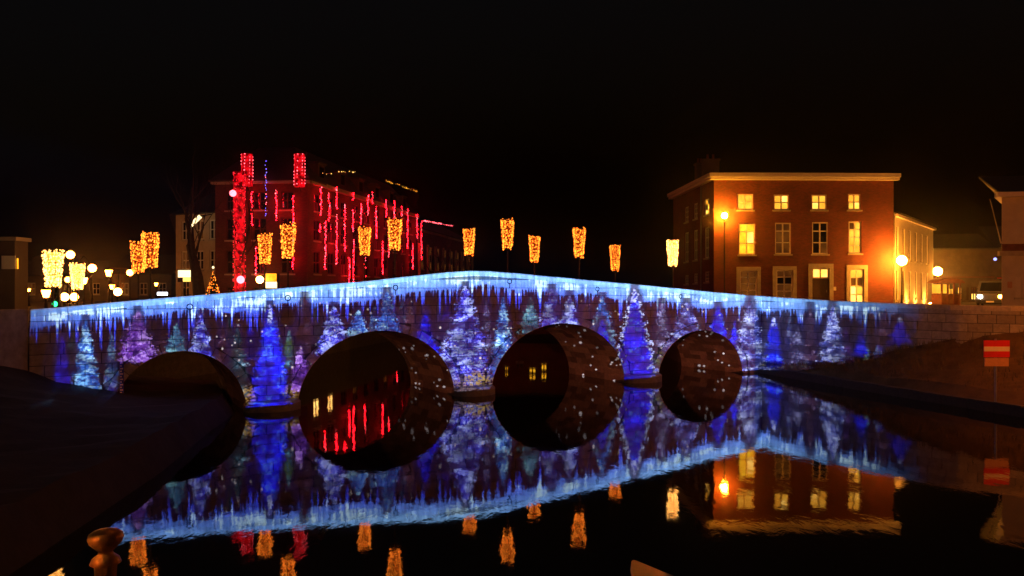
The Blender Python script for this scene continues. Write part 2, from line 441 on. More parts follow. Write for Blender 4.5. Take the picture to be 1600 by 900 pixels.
for _ in range(46):
    cx_ = r5.uniform(60, 1400); ty_ = np.interp(cx_, px_cols, topy) + r5.uniform(26, 60)
    tree(cx_, ty_, ty_ + r5.uniform(60, 110), r5.uniform(12, 26), ['dark', 'ice', 'deep', 'purple', 'tealdark', 'lav'][r5.integers(6)], seed=_)
can *= 0.40; mix(ice, icol * .97); mix(ice * spark * 0.85 * (PX < 1380), lin(195, 232, 255) * 1.1)
for a in [(97, 525, 606, 17, 'deep'), (134, 498, 616, 29, 'ice'), (215, 484, 566, 40, 'purple'), (276, 504, 556, 22, 'teal'), (314, 490, 580, 28, 'lav'),
          (348, 508, 590, 16, 'dark'), (371, 512, 622, 30, 'tealdark'), (452, 515, 575, 14, 'teal'), (476, 462, 596, 30, 'dark'), (470, 540, 612, 24, 'purple'),
          (522, 478, 556, 36, 'lav'), (560, 484, 526, 22, 'ice'), (605, 455, 540, 30, 'ice'), (640, 470, 530, 14, 'dark'), (665, 482, 566, 30, 'deep'),
          (700, 500, 600, 24, 'grey'), (760, 470, 600, 22, 'grey'), (786, 464, 590, 28, 'ice'), (727, 446, 606, 58, 'lav'), (829, 463, 522, 22, 'teal'), (862, 450, 520, 26, 'lav'), (890, 460, 520, 24, 'lav'),
          (916, 470, 540, 16, 'dark'), (941, 463, 560, 32, 'ice'), (1034, 472, 580, 28, 'grey'), (1073, 472, 540, 34, 'white'), (1122, 478, 556, 28, 'blue'),
          (1148, 500, 580, 18, 'blue'), (1172, 463, 590, 36, 'white'), (1246, 512, 582, 34, 'grey'), (1266, 478, 566, 14, 'dark'), (1301, 476, 566, 28, 'white'),
          (1345, 518, 556, 15, 'deep'), (1380, 492, 540, 12, 'dark')]:
    tree(*a)
tree(422, 476, 640, 40, 'blue', tip=True, pw=0.75)
tree(992, 451, 602, 44, 'blue', tip=True, edge=True, pw=0.8)
tree(1209, 496, 574, 16, 'blue', tip=True, pw=0.5); tree(1406, 496, 538, 24, 'deep', tip=True)
tree(941, 500, 570, 26, 'blue'); tree(665, 490, 566, 27, 'blue')
# undergrowth and lights at the feet of the piers
for (cx, cy, rx, ry, c) in [(735, 600, 46, 16, lin(120, 105, 120)), (748, 592, 26, 13, lin(150, 128, 40)), (388, 618, 14, 18, lin(150, 120, 50)), (454, 614, 14, 16, lin(120, 100, 50)),
                            (1030, 560, 12, 14, lin(70, 80, 30)), (452, 545, 10, 16, lin(60, 84, 30)), (128, 596, 13, 18, lin(120, 190, 255))]:
    mix(np.clip(1.2 - ((PX - cx) / rx) ** 2 - ((PY - cy) / ry) ** 2, 0, 1) * sm(nE, 0.38, 0.62) * 0.8, c)
# inside the arch openings: only dim warm spill and snow flakes
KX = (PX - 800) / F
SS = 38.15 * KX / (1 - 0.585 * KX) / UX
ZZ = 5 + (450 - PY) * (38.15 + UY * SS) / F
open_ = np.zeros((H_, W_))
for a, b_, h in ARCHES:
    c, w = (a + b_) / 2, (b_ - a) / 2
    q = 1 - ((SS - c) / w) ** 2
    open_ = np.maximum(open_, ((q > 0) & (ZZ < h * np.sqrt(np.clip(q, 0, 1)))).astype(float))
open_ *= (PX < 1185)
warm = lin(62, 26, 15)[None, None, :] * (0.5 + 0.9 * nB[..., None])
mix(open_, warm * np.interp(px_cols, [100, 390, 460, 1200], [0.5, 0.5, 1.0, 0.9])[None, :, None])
r3 = np.random.default_rng(21)
def dot(cx, cy, rx, ry, c, al=1.0):
    x0, x1 = int((cx - 5) * SC), int((cx + 5) * SC); y0, y1 = int((cy - 5 - CY0) * SC), int((cy + 5 - CY0) * SC)
    if x0 < 0 or y0 < 0 or x1 >= W_ or y1 >= H_: return
    mk = np.clip(1.5 - ((PX[y0:y1, x0:x1] - cx) / rx) ** 2 - ((PY[y0:y1, x0:x1] - cy) / ry) ** 2, 0, 1)[..., None] * al
    can[y0:y1, x0:x1] = can[y0:y1, x0:x1] * (1 - mk) + c * mk
for _ in range(260):
    cx, cy = r3.uniform(330, 1160), r3.uniform(470, 612)
    inside = open_[int((cy - CY0) * SC), int(cx * SC)] > 0.5
    if inside and cx < 470: continue
    if not inside and r3.random() < 0.55: continue
    k = r3.uniform(0.6, 1.3)
    dot(cx, cy, (1.4 + (0.7 if inside else 0)) * k, 1.5 * k, lin(225, 215, 225) * (0.9 if inside else 0.8), r3.uniform(0.25, 0.9))
can[np.broadcast_to((T < -0.5), (H_, W_))] = 0
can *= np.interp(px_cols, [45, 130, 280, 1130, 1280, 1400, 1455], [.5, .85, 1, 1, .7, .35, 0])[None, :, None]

# throw: from the projector, find where each texel lands and look up the drawing there
PJ = np.array([-2.6, -1.2, 5.5])
tgt = np.array([1.0, 37.0, 2.9])
fw = (tgt - PJ) / np.linalg.norm(tgt - PJ)
rt = np.cross(fw, [0, 0, 1.0]); rt /= np.linalg.norm(rt); up = np.cross(rt, fw)
U0, U1, V0, V1 = -0.62, 0.64, -0.17, 0.13
IW, IH = 2880, 686
uu, vv = np.meshgrid(U0 + (np.arange(IW) + 0.5) / IW * (U1 - U0), V0 + (np.arange(IH) + 0.5) / IH * (V1 - V0))
D = fw[None, None] + uu[..., None] * rt + vv[..., None] * up
best = np.full(uu.shape, 1e9); cosb = np.zeros(uu.shape)
segs = [(straight(S0), straight(S1))] + [(wing_pts[i], wing_pts[i + 1]) for i in range(len(wing_pts) - 1)]
for a, b_ in segs:
    e = b_ - a; nrm = np.array([e[1], -e[0]]) / np.linalg.norm(e)
    den = D[..., 0] * nrm[0] + D[..., 1] * nrm[1]
    t = ((a - PJ[:2]) @ nrm) / np.where(np.abs(den) < 1e-9, 1e-9, den)
    hx = PJ[0] + D[..., 0] * t; hy = PJ[1] + D[..., 1] * t
    q = ((hx - a[0]) * e[0] + (hy - a[1]) * e[1]) / (e @ e)
    ok = (t > 0) & (q >= 0) & (q <= 1) & (t < best)
    best = np.where(ok, t, best); cosb = np.where(ok, -den / np.linalg.norm(D, axis=2), cosb)
hit = best < 1e8
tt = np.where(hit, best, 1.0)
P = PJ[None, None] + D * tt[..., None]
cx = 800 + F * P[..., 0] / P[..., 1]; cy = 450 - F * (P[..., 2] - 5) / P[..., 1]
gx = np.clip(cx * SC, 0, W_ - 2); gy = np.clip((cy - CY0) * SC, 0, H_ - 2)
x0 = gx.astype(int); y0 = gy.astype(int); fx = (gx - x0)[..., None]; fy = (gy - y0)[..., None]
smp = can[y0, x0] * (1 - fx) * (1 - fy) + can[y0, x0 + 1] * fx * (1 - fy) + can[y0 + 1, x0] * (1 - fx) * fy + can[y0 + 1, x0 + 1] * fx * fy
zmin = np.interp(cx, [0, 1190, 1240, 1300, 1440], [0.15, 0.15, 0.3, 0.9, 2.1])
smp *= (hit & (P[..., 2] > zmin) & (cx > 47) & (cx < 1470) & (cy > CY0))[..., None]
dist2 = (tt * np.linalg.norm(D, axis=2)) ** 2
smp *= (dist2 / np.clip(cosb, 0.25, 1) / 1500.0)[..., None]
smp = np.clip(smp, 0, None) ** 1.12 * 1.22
img = bpy.data.images.new('projector_slide', IW, IH, alpha=False, float_buffer=True)
img.colorspace_settings.name = 'Linear Rec.709'
buf = np.ones((IH, IW, 4), dtype=np.float32); buf[..., :3] = smp
img.pixels.foreach_set(buf.ravel()); img.update(); img.pack()

pl = bpy.data.lights.new('projector_beam', 'SPOT')
pl.energy = 260000.0; pl.spot_size = R(82); pl.spot_blend = 0.0; pl.shadow_soft_size = 0.0
pl.use_nodes = True
nt = pl.node_tree; n, l = nt.nodes, nt.links
em = n['Emission']
tc = n.new('ShaderNodeTexCoord'); sp = n.new('ShaderNodeSeparateXYZ'); l.new(tc.outputs['Normal'], sp.inputs[0])
def mth(op, a, b_):
    k = n.new('ShaderNodeMath'); k.operation = op
    for i, v in enumerate((a, b_)):
        if isinstance(v, (int, float)): k.inputs[i].default_value = v
        else: l.new(v, k.inputs[i])
    return k.outputs[0]
az = mth('ABSOLUTE', sp.outputs[2], 0)
uo = mth('DIVIDE', mth('SUBTRACT', mth('DIVIDE', sp.outputs[0], az), U0), U1 - U0)
vo = mth('DIVIDE', mth('SUBTRACT', mth('DIVIDE', sp.outputs[1], az), V0), V1 - V0)
cb = n.new('ShaderNodeCombineXYZ'); l.new(uo, cb.inputs[0]); l.new(vo, cb.inputs[1])
ti = n.new('ShaderNodeTexImage'); ti.image = img; ti.extension = 'CLIP'; ti.interpolation = 'Linear'
l.new(cb.outputs[0], ti.inputs['Vector']); l.new(ti.outputs['Color'], em.inputs['Color'])
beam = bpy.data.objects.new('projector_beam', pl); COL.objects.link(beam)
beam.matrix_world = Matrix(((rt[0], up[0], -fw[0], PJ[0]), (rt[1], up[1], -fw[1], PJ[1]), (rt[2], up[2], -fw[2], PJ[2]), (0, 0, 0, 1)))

# ------------------------------------------------------------------ ground, water, quays
mb = MB(); mb.quad([(-290, -60, 0), (290, -60, 0), (290, 300, 0), (-290, 300, 0)])
tag(mb.build('river_water', 'river_water'), kind='structure')
mb = MB(); mb.quad([(-290, -60, -2.5), (290, -60, -2.5), (290, 300, -2.5), (-290, 300, -2.5)])
tag(mb.build('riverbed', 'earth'), kind='structure')

def block(name, poly, ztop, zbot, mat):
    mb = MB(); nn = len(poly)
    mb.quad([(x, y, ztop) for x, y in poly])
    for i in range(nn):
        (xa, ya), (xb, yb) = poly[i], poly[(i + 1) % nn]
        mb.quad([(xa, ya, zbot), (xb, yb, zbot), (xb, yb, ztop), (xa, ya, ztop)])
    return tag(mb.build(name, mat), kind='structure')
far = lambda s, o: tuple(bp3(s, o, 0)[:2])
QL, QR = 3.25, 3.5
# town on the left behind the bridge, its quay wall along the river
fl = far(S0, -WID)
block('left_quay', [(-21.5, 33.5), (-14.6, 55.5), (-3.6, 124), (-3.6, 280), (-280, 280), (-280, 33.5)], QL, -2.5, 'cobble')
# street on the right behind and beside the bridge
block('right_street', [(11.2, 53.2), (16.2, 45.8), (18.3, 41.6), (20.8, 36.8), (22.8, 35.3), (26.2, 34.2), (32.4, 33.3), (60, 33.5), (280, 33.5), (280, 280), (11.2, 280)], QR, -2.5, 'asphalt')
block('viewing_quay', [(-12.5, -60), (34, -60), (34, 2.4), (-12.5, 3.6)], 3.4, -2.5, 'cobble')

# left bank sloping down to the water, running under the first arch
def sheet(name, rows, mat, kind='structure', amp=0.0, seed=3):
    mb = MB(); r = random.Random(seed)
    P_ = [[(p[0], p[1], p[2] + (r.uniform(-amp, amp) if 0 < j else 0)) for j, p in enumerate(row)] for row in rows]
    for i in range(len(P_) - 1):
        for j in range(len(P_[0]) - 1):
            mb.quad([P_[i][j], P_[i][j + 1], P_[i + 1][j + 1], P_[i + 1][j]])
    me = mb.build(name, mat)
    return tag(me, kind=kind)
def lerp_rows(edge, inner, nj, prof):
    rows = []
    for (a, b_) in zip(edge, inner):
        rows.append([tuple(a[k] + (b_[k] - a[k]) * (t if k < 2 else prof(t)) for k in range(3)) for t in np.linspace(0, 1, nj)])
    return rows
def densify(pts, n_):
    pts = np.array(pts, float); d = np.concatenate([[0], np.cumsum(np.linalg.norm(np.diff(pts[:, :2], axis=0), axis=1))])
    t = np.linspace(0, d[-1], n_)
    return [tuple(np.interp(q, d, pts[:, k]) for k in range(3)) for q in t]
edge = densify([(-13.0, 36.2, -0.3), (-10.9, 31.6, -0.3), (-10.3, 27, -0.3), (-9.3, 21, -0.3), (-8.7, 15, -0.3), (-8.4, 12, -0.3), (-11.5, 2, -0.3)], 40)
inner = densify([(-22, 36.2, 2.6), (-18.2, 28.5, 2.6), (-17.8, 24, 2.8), (-18.2, 18, 3.0), (-19, 12, 3.2), (-20, 2, 3.4)], 40)
sheet('left_bank', lerp_rows(edge, inner, 14, lambda t: min(1, 0.36 * (t > 0) + 0.28 * t ** 1.6 + 0.36 * t ** 4)), 'earth', amp=0.06)
mb = MB()
lw = [(-17.25, 28.05, 4.25), (-18.2, 24, 4.25), (-19.0, 19, 4.3), (-20.5, 6, 4.4), (-13, 1.0, 4.4)]
for a, b_ in zip(lw[:-1], lw[1:]):
    mb.quad([(a[0], a[1], -1), (b_[0], b_[1], -1), (b_[0], b_[1], b_[2]), (a[0], a[1], a[2])])
    mb.quad([(a[0], a[1], a[2]), (b_[0], b_[1], b_[2]), (b_[0] - 0.5, b_[1] + .1, b_[2]), (a[0] - 0.5, a[1] + .1, a[2])])
    mb.quad([(a[0] - .5, a[1] + .1, 2), (b_[0] - .5, b_[1] + .1, 2), (b_[0] - 0.5, b_[1] + .1, b_[2]), (a[0] - 0.5, a[1] + .1, a[2])])
tag(mb.build('left_quay_wall', 'old_stone', loc=(-17.3, 28, 0)), 'dim stone quay wall running towards the viewer from the left end of the bridge', 'wall')
block('left_street', [(-280, 33.5), (-280, -60), (-21, -60), (-20.9, 6), (-19.4, 19), (-18.6, 24), (-17.7, 28.15), (-20.4, 32.6), (-21.5, 33.5)], QL, -2.5, 'asphalt')

# right bank: low stone edge, then rough grass climbing to the street
redge = densify([(14.7, 46.6, 0.42), (17.2, 38.6, 0.42), (19.9, 30.6, 0.42), (23.6, 19, 0.42), (28, 8, 0.42), (30, 2, 0.42)], 46)
rin = densify([(15.05, 46.4, 0.55), (16.95, 41.9, 0.95), (19.25, 37.6, 2.3), (20.5, 35.95, 2.75), (22.6, 34.65, 3.1), (26, 33.55, 3.35), (32, 32.55, 3.5), (52, 18, 3.6), (56, 2, 3.6)], 46)
gb_rows = lerp_rows(redge, rin, 18, lambda t: 0.08 * (t > 0) + 0.92 * t)
sheet('right_bank', gb_rows, 'grass_soil', amp=0.05)
block('embankment_top', [(32.1, 32.6), (52, 18.05), (56, 2), (120, 2), (120, 33.4), (60, 33.2), (32.4, 33.2)], 3.56, 0, 'asphalt')
eb = [(14.55, 46.5), (17.0, 38.5), (19.7, 30.5), (23.4, 18.9), (27.8, 7.9), (29.8, 2)]
bank_edge = thing('bank_edging', (17, 38.5, 0), 'dark low stone edging along the waterline of the right bank', 'kerb')
eds = densify([(x, y, 0) for x, y in eb], 40)
for a, b_ in zip(eds[:-1], eds[1:]):
    t = Vector((b_[0] - a[0], b_[1] - a[1], 0)); L = t.length; t.normalize(); nrm = Vector((t.y, -t.x, 0))
    M = Matrix(((t.x, -nrm.x, 0, a[0]), (t.y, -nrm.y, 0, a[1]), (0, 0, 1, 0), (0, 0, 0, 1)))
    mbx = MB().box(0.015, L - 0.015, -0.05, 0.5, -1.0, 0.42 + random.uniform(-0.02, 0.02), M)
    mbx.build('edging_stone', 'mortar', bank_edge)
# grass blades
gv = MB(); r = random.Random(5)
for _ in range(9000):
    i = r.randrange(len(gb_rows) - 16); j = r.randrange(1, 17); a = gb_rows[i][j]; b_ = gb_rows[i + 1][min(17, j + 1)]
    q, w = r.random(), r.random()
    p = Vector((a[0] + (b_[0] - a[0]) * q, a[1] + (b_[1] - a[1]) * q, a[2] + (b_[2] - a[2]) * q - 0.03))
    p.x += r.uniform(-.15, .15); h = r.uniform(0.08, 0.3); th = r.uniform(0, 6.28); ln = r.uniform(-.12, .12)
    dx, dy = math.cos(th) * 0.02, math.sin(th) * 0.02
    gv.quad([(p.x - dx, p.y - dy, p.z), (p.x + dx, p.y + dy, p.z), (p.x + ln, p.y + ln * .6, p.z + h)])
tag(gv.build('grass', 'grass_blade'), 'rough short grass on the sloping right bank', 'grass', kind='stuff')

# ------------------------------------------------------------------ the bridge
bo = bp3(0, 0, 0)
bridge = thing('stone_bridge', (bo[0], bo[1], 0), 'humpbacked stone bridge with four round arches lit by a projected snowy forest', 'bridge')
sg = sorted(set(list(np.linspace(S0, S1, 150)) + [c for a, b_, h in ARCHES for c in ((a + b_) / 2 + (b_ - a) / 2 * np.cos(np.linspace(0, math.pi, 41)))]))
def wall(off, drop=0.0):
    mb = MB()
    for a, b_ in zip(sg[:-1], sg[1:]):
        m_ = (a + b_) / 2
        la, lb = (lower(a), lower(b_)) if lower(m_) > -0.5 else (-1, -1)
        la, lb = max(la, -1 if lower(m_) < -0.5 else 0), max(lb, -1 if lower(m_) < -0.5 else 0)
        mb.quad([bp3(a, off, la), bp3(b_, off, lb), bp3(b_, off, top(b_) - 0.24 - drop), bp3(a, off, top(a) - 0.24 - drop)])
    return mb
wall(0).build('spandrel_wall', 'mortar', bridge)
wall(-WID, .3).build('spandrel_wall', 'mortar', bridge)
mb = MB()
for a, b_ in zip(sg[:-1], sg[1:]):                     # inner faces of the two parapets and the roadway
    for off, dp in ((-0.42, 0), (-WID + 0.42, .3)):
        mb.quad([bp3(a, off, top(a) - 1.1), bp3(b_, off, top(b_) - 1.1), bp3(b_, off, top(b_) - .24 - dp), bp3(a, off, top(a) - .24 - dp)])
mb.build('parapet_inner_face', 'mortar', bridge)
mb = MB()
for a, b_ in zip(sg[:-1], sg[1:]):
    mb.quad([bp3(a, -.4, top(a) - 1.0), bp3(b_, -.4, top(b_) - 1.0), bp3(b_, -WID + .4, top(b_) - 1.0), bp3(a, -WID + .4, top(a) - 1.0)])
mb.build('roadway', 'cobble', bridge)
mb = MB()
for s_ in (S0, S1):
    mb.quad([bp3(s_, 0, -1), bp3(s_, -WID, -1), bp3(s_, -WID, top(s_) - .9), bp3(s_, 0, top(s_) - .9)])
mb.build('abutment_end', 'mortar', bridge)
for a, b_, h in ARCHES:                                # barrel vaults with stone courses
    th = np.linspace(0, math.pi, 30); c, w = (a + b_) / 2, (b_ - a) / 2
    mb = MB(); r = random.Random(int(h * 100))
    for t0, t1 in zip(th[:-1], th[1:]):
        pa, pb = (c + w * math.cos(t0), h * math.sin(t0)), (c + w * math.cos(t1), h * math.sin(t1))
        k = 0.0; xs = [0.0]
        while xs[-1] < WID: xs.append(min(WID, xs[-1] + r.uniform(0.5, 0.95)))
        for o0, o1 in zip(xs[:-1], xs[1:]):
            mb.quad([bp3(pa[0], -o0, pa[1]), bp3(pa[0], -o1, pa[1]), bp3(pb[0], -o1, pb[1]), bp3(pb[0], -o0, pb[1])], tone=r.uniform(0.4, 1.15))
    mb.quad([bp3(a, 0, -1), bp3(a, -WID, -1), bp3(a, -WID, 0), bp3(a, 0, 0)]); mb.quad([bp3(b_, 0, -1), bp3(b_, -WID, -1), bp3(b_, -WID, 0), bp3(b_, 0, 0)])
    mb.build('arch_vault', 'bridge_stone', bridge)
    nv = max(17, int(w * 6)) | 1                       # voussoirs
    tv = np.linspace(0, math.pi, nv + 1)
    for t0, t1 in zip(tv[:-1], tv[1:]):
        e = 0.012; t0 += e / w; t1 -= e / w
        pr = 0.035 + r.uniform(0, 0.012); g = 0.38 + r.uniform(-.02, .03)
        pts = []
        for t in (t0, t1):
            for rr_, ex in ((0, 0), (g, 0)):
                nx, nz = math.cos(t) * h, math.sin(t) * w; L = math.hypot(nx, nz)
                pts.append((c + w * math.cos(t) + nx / L * rr_, h * math.sin(t) + nz / L * rr_))
        i0, o0, i1, o1 = pts
        vs = [bp3(p[0], f_, p[1]) for f_ in (-0.25, pr) for p in (i0, o0, o1, i1)]
        MB().raw(vs, [(4, 5, 6, 7), (0, 1, 5, 4), (1, 2, 6, 5), (2, 3, 7, 6), (3, 0, 4, 7)], r.uniform(0.7, 1.15)).build('voussoir', 'bridge_stone', bridge)

# facing blocks, laid in courses; each block is a stone of its own
r = random.Random(77); blocks = []
CH = 0.40
for ci in range(14):
    z0, z1 = ci * CH - 0.2, (ci + 1) * CH - 0.2
    s = S0 + 0.02 - r.uniform(0, 0.5)
    while s < S2:
        e = s + r.uniform(0.62, 1.35); a, b_ = max(s, S0), min(e, S2)
        if a < S1 < b_: b_ = S1; e = S1
        s = e
        if b_ - a < 0.12: continue
        a += 0.015; b_ -= 0.015
        k = 3; ss = np.linspace(a, b_, k + 1)
        zt = [min(z1 - 0.014, top(q) - 0.245) for q in ss]; zb = [max(z0 + 0.014, lower(q, 0.40) if lower(q, .40) > -0.5 else z0 + .008) for q in ss]
        if max(t_ - b2 for t_, b2 in zip(zt, zb)) < 0.06 or zt[0] < 0.02: continue
        pr = r.uniform(0.012, 0.032); tone = r.uniform(0.72, 1.18)
        # keep only the runs where the stone has height
        run = [i for i in range(k + 1) if zt[i] - zb[i] > 0.015]
        if len(run) < 2: continue
        i0, i1 = run[0], run[-1]
        mb = MB()
        for i in range(i0, i1):
            mb.quad([bp3(ss[i], pr, zb[i]), bp3(ss[i + 1], pr, zb[i + 1]), bp3(ss[i + 1], pr, zt[i + 1]), bp3(ss[i], pr, zt[i])], tone=tone)
            mb.quad([bp3(ss[i], pr, zt[i]), bp3(ss[i + 1], pr, zt[i + 1]), bp3(ss[i + 1], -.05, zt[i + 1]), bp3(ss[i], -.05, zt[i])], tone=tone)
            mb.quad([bp3(ss[i], -.05, zb[i]), bp3(ss[i + 1], -.05, zb[i + 1]), bp3(ss[i + 1], pr, zb[i + 1]), bp3(ss[i], pr, zb[i])], tone=tone)
        for i in (i0, i1):
            mb.quad([bp3(ss[i], -.05, zb[i]), bp3(ss[i], pr, zb[i]), bp3(ss[i], pr, zt[i]), bp3(ss[i], -.05, zt[i])], tone=tone)
        m_ = (ss[i0] + ss[i1]) / 2
        size = (ss[i1] - ss[i0]) * (sum(zt[i0:i1 + 1]) - sum(zb[i0:i1 + 1])) / path(m_)[1] ** 2
        blocks.append((size, mb))
blocks.sort(key=lambda q: -q[0])
for size, mb in blocks[:300]: mb.build('facing_stone', 'bridge_stone', bridge)
rest = MB()
for size, mb in blocks[300:]:
    i = len(rest.v); rest.v += mb.v; rest.f += [tuple(i + k for k in f) for f in mb.f]; rest.uv += mb.uv; rest.tone += mb.tone
tag(rest.build('small_facing_stones', 'bridge_stone', bridge), kind='stuff')
# wing wall core behind its facing
mb = MB()
ws = np.linspace(S1, S2, 16)
for a, b_ in zip(ws[:-1], ws[1:]):
    mb.quad([bp3(a, 0, -1), bp3(b_, 0, -1), bp3(b_, 0, top(b_) - .24), bp3(a, 0, top(a) - .24)])
    mb.quad([bp3(a, -.42, 2), bp3(b_, -.42, 2), bp3(b_, -.42, top(b_) - .24), bp3(a, -.42, top(a) - .24)])
mb.build('wing_wall', 'mortar', bridge)
# coping
def coping(s_a, s_b, o_in, o_out, drop=0.0):
    s = s_a
    while s < s_b - 0.2:
        e = min(s_b, s + random.uniform(1.0, 1.35))
        if s_b - e < 0.4: e = s_b
        a, b_ = s + 0.006, e - 0.006; j = random.uniform(-.008, .008) - drop
        ta, tb = top(a) + j, top(b_) + j
        vs = [bp3(a, o_in, ta - .24), bp3(b_, o_in, tb - .24), bp3(b_, o_out, tb - .24), bp3(a, o_out, ta - .24),
              bp3(a, o_in, ta - .03), bp3(b_, o_in, tb - .03), bp3(b_, o_out, tb - .05), bp3(a, o_out, ta - .05),
              bp3(a, o_in * .6 + o_out * .4, ta), bp3(b_, o_in * .6 + o_out * .4, tb), bp3(b_, o_in * .12 + o_out * .88, tb), bp3(a, o_in * .12 + o_out * .88, ta)]
        MB().raw(vs, [(0, 3, 2, 1), (3, 7, 6, 2), (0, 1, 5, 4), (4, 5, 9, 8), (8, 9, 10, 11), (11, 10, 6, 7), (0, 4, 8, 11, 7, 3), (1, 2, 6, 10, 9, 5)], random.uniform(0.95, 1.3)).build('coping_stone', 'bridge_stone', bridge)
        s = e
coping(S0, S1, -0.46, 0.07); coping(S1, S2, -0.46, 0.07); coping(S0, S1, -WID - 0.07, -WID + 0.46, 0.3)
# rounded pier footings
for (a, b_) in [(ARCHES[0][1], ARCHES[1][0]), (ARCHES[1][1], ARCHES[2][0]), (ARCHES[2][1], ARCHES[3][0])]:
    c, w = (a + b_) / 2, (b_ - a) / 2 + 0.12
    mb = MB(); nn = 14; ring = []
    for (sc_, z) in ((1.0, -1.2), (1.0, 0.30), (0.9, 0.40)):
        ring.append([bp3(c - w * sc_ * math.cos(math.pi * k / nn), 0.9 * sc_ * math.sin(math.pi * k / nn) - 0.05, z) for k in range(nn + 1)])
    for q in (0, 1):
        for k in range(nn): mb.quad([ring[q][k], ring[q][k + 1], ring[q + 1][k + 1], ring[q + 1][k]], tone=0.7)
    mb.quad(ring[2][::-1], tone=0.7)
    mb.build('pier_footing', 'bridge_stone', bridge)
# iron rings and hooks on the parapet face
for px in (296, 449, 617, 795, 932, 1062):
    s = s_of_px(px); z = top(s) - 0.42
    mb = MB(); ring = [Vector(bp3(s + 0.11 * math.cos(t), 0.075, z + 0.11 * math.sin(t))) for t in np.linspace(0, 2 * math.pi, 15)]
    mb.tube(ring, 0.022, 6); mb.tube([bp3(s, 0.08, z - .1), bp3(s, 0.08, z - 0.34)], 0.02, 6); mb.tube([bp3(s, -.02, z - .1), bp3(s, .1, z - .1)], 0.025, 6)
    mb.build('iron_ring', 'black_iron', bridge)

# water gauge on the first arch
gs = s_of_px(190); g0 = bp3(gs, 0.05, 0.0)
ga = thing('water_gauge', (g0[0], g0[1], 0.0), 'tall white and blue water level gauge board at the left of the first arch', 'gauge')
zt_ = at_px(190, 566, path(gs)[1])[2]; zb_ = at_px(190, 632, path(gs)[1])[2]
mb = MB(); mb.quad([bp3(gs - .07, .09, zb_), bp3(gs + .07, .09, zb_), bp3(gs + .07, .09, zt_), bp3(gs - .07, .09, zt_)]); mb.quad([bp3(gs - .07, .05, zb_), bp3(gs - .07, .09, zb_), bp3(gs - .07, .09, zt_), bp3(gs - .07, .05, zt_)])
mb.build('board', 'blue_enamel', ga)
k = 0; z = zb_ + .03
while z < zt_ - .05:
    w = 0.06 if k % 2 else 0.02
    mb = MB(); mb.quad([bp3(gs - .06, .094, z), bp3(gs - .06 + w + .04, .094, z), bp3(gs - .06 + w + .04, .094, z + .05), bp3(gs - .06, .094, z + .05)])
    mb.build('scale_mark', 'sign_white', ga); z += 0.1; k += 1

# ------------------------------------------------------------------ light baskets on poles
def make_basket(name, base, zbot, ztop, rb, rt_, bulbs, core, nb, label, group, seed, lit=True):
    t = thing(name, base, label, 'light basket', group)
    r = random.Random(seed); bx, by, bz = base
    MB().tube([(bx, by, bz), (bx, by, ztop - 0.1)], [0.035, 0.028], 8).build('pole', 'black_iron', t)
    MB().lathe([(0.11, 0), (0.11, 0.05), (0.05, 0.09), (0.045, 0.2)], (bx, by, bz), 12).build('pole_base', 'black_iron', t)
    hgt = ztop - zbot; rad = lambda q: rb + (rt_ - rb) * q
    wf = MB()
    for q in (0, 0.33, 0.66, 1.0):
        wf.tube([(bx + rad(q) * math.cos(a), by + rad(q) * math.sin(a), zbot + q * hgt) for a in np.linspace(0, 2 * math.pi, 17)], 0.011, 5, False)
    for a in np.linspace(0, 2 * math.pi, 9)[:-1]:
        wf.tube([(bx, by, zbot - .12), (bx + rb * math.cos(a), by + rb * math.sin(a), zbot), (bx + rt_ * math.cos(a), by + rt_ * math.sin(a), ztop)], 0.011, 5)
    wf.build('wire_frame', 'black_iron' if lit else 'bronze', t)
    if lit:
        MB().lathe([(rad(q) * 0.72, zbot + 0.03 + q * (hgt - .12)) for q in np.linspace(0, 1, 6)], (bx, by, 0), 14).build('glow_filler', core, t, smooth=True)  # glowing cone added inside to thicken the glow of the bulbs
        bm = MB(); a = 0.0
        for k in range(nb):
            q = min(1, max(0, k / nb + r.uniform(-.02, .02))); a += 0.62 + r.uniform(-.25, .25)
            if r.random() < 0.10: continue
            rr_ = rad(q) * r.uniform(0.86, 1.12); s_ = r.uniform(0.018, 0.036) * (1.25 if q < 0.25 else 1.0)
            bm.octa((bx + rr_ * math.cos(a), by + rr_ * math.sin(a), zbot + q * hgt + r.uniform(-.06, .06)), s_)
        tag(bm.build('light_string', bulbs, t), kind='stuff')
    return t
GB = 'baskets of string lights on poles along the bridge'
spots = [  # px, top, bottom, near?, label
 (450, 350, 402, 1, 'tall light basket on the near parapet, above the long blue projected tree'),
 (414, 366, 412, 0, 'light basket on the far parapet, left neighbour of the tall one below the violet string'),
 (617, 342, 390, 1, 'light basket on the near parapet in front of the long red-lit facade'),
 (570, 356, 398, 0, 'light basket on the far parapet left of the one before the red-lit facade'),
 (793, 343, 388, 1, 'light basket on the near parapet just right of the crown of the bridge'),
 (733, 358, 398, 0, 'light basket on the far parapet standing at the very crown of the bridge'),
 (905, 357, 402, 1, 'light basket on the near parapet over the third arch, against black sky'),
 (835, 369, 409, 0, 'light basket on the far parapet between the two tall ones right of the crown'),
 (1051, 376, 415, 1, 'over-bright light basket right beside the left wall of the brick house'),
 (961, 383, 422, 0, 'lowest light basket on the far parapet, alone right of the third arch'),
 (235, 363, 418, 1, 'front one of two overlapping light baskets near the left end of the bridge'),
 (216, 378, 425, 0, 'rear one of two overlapping light baskets near the left end of the bridge')]
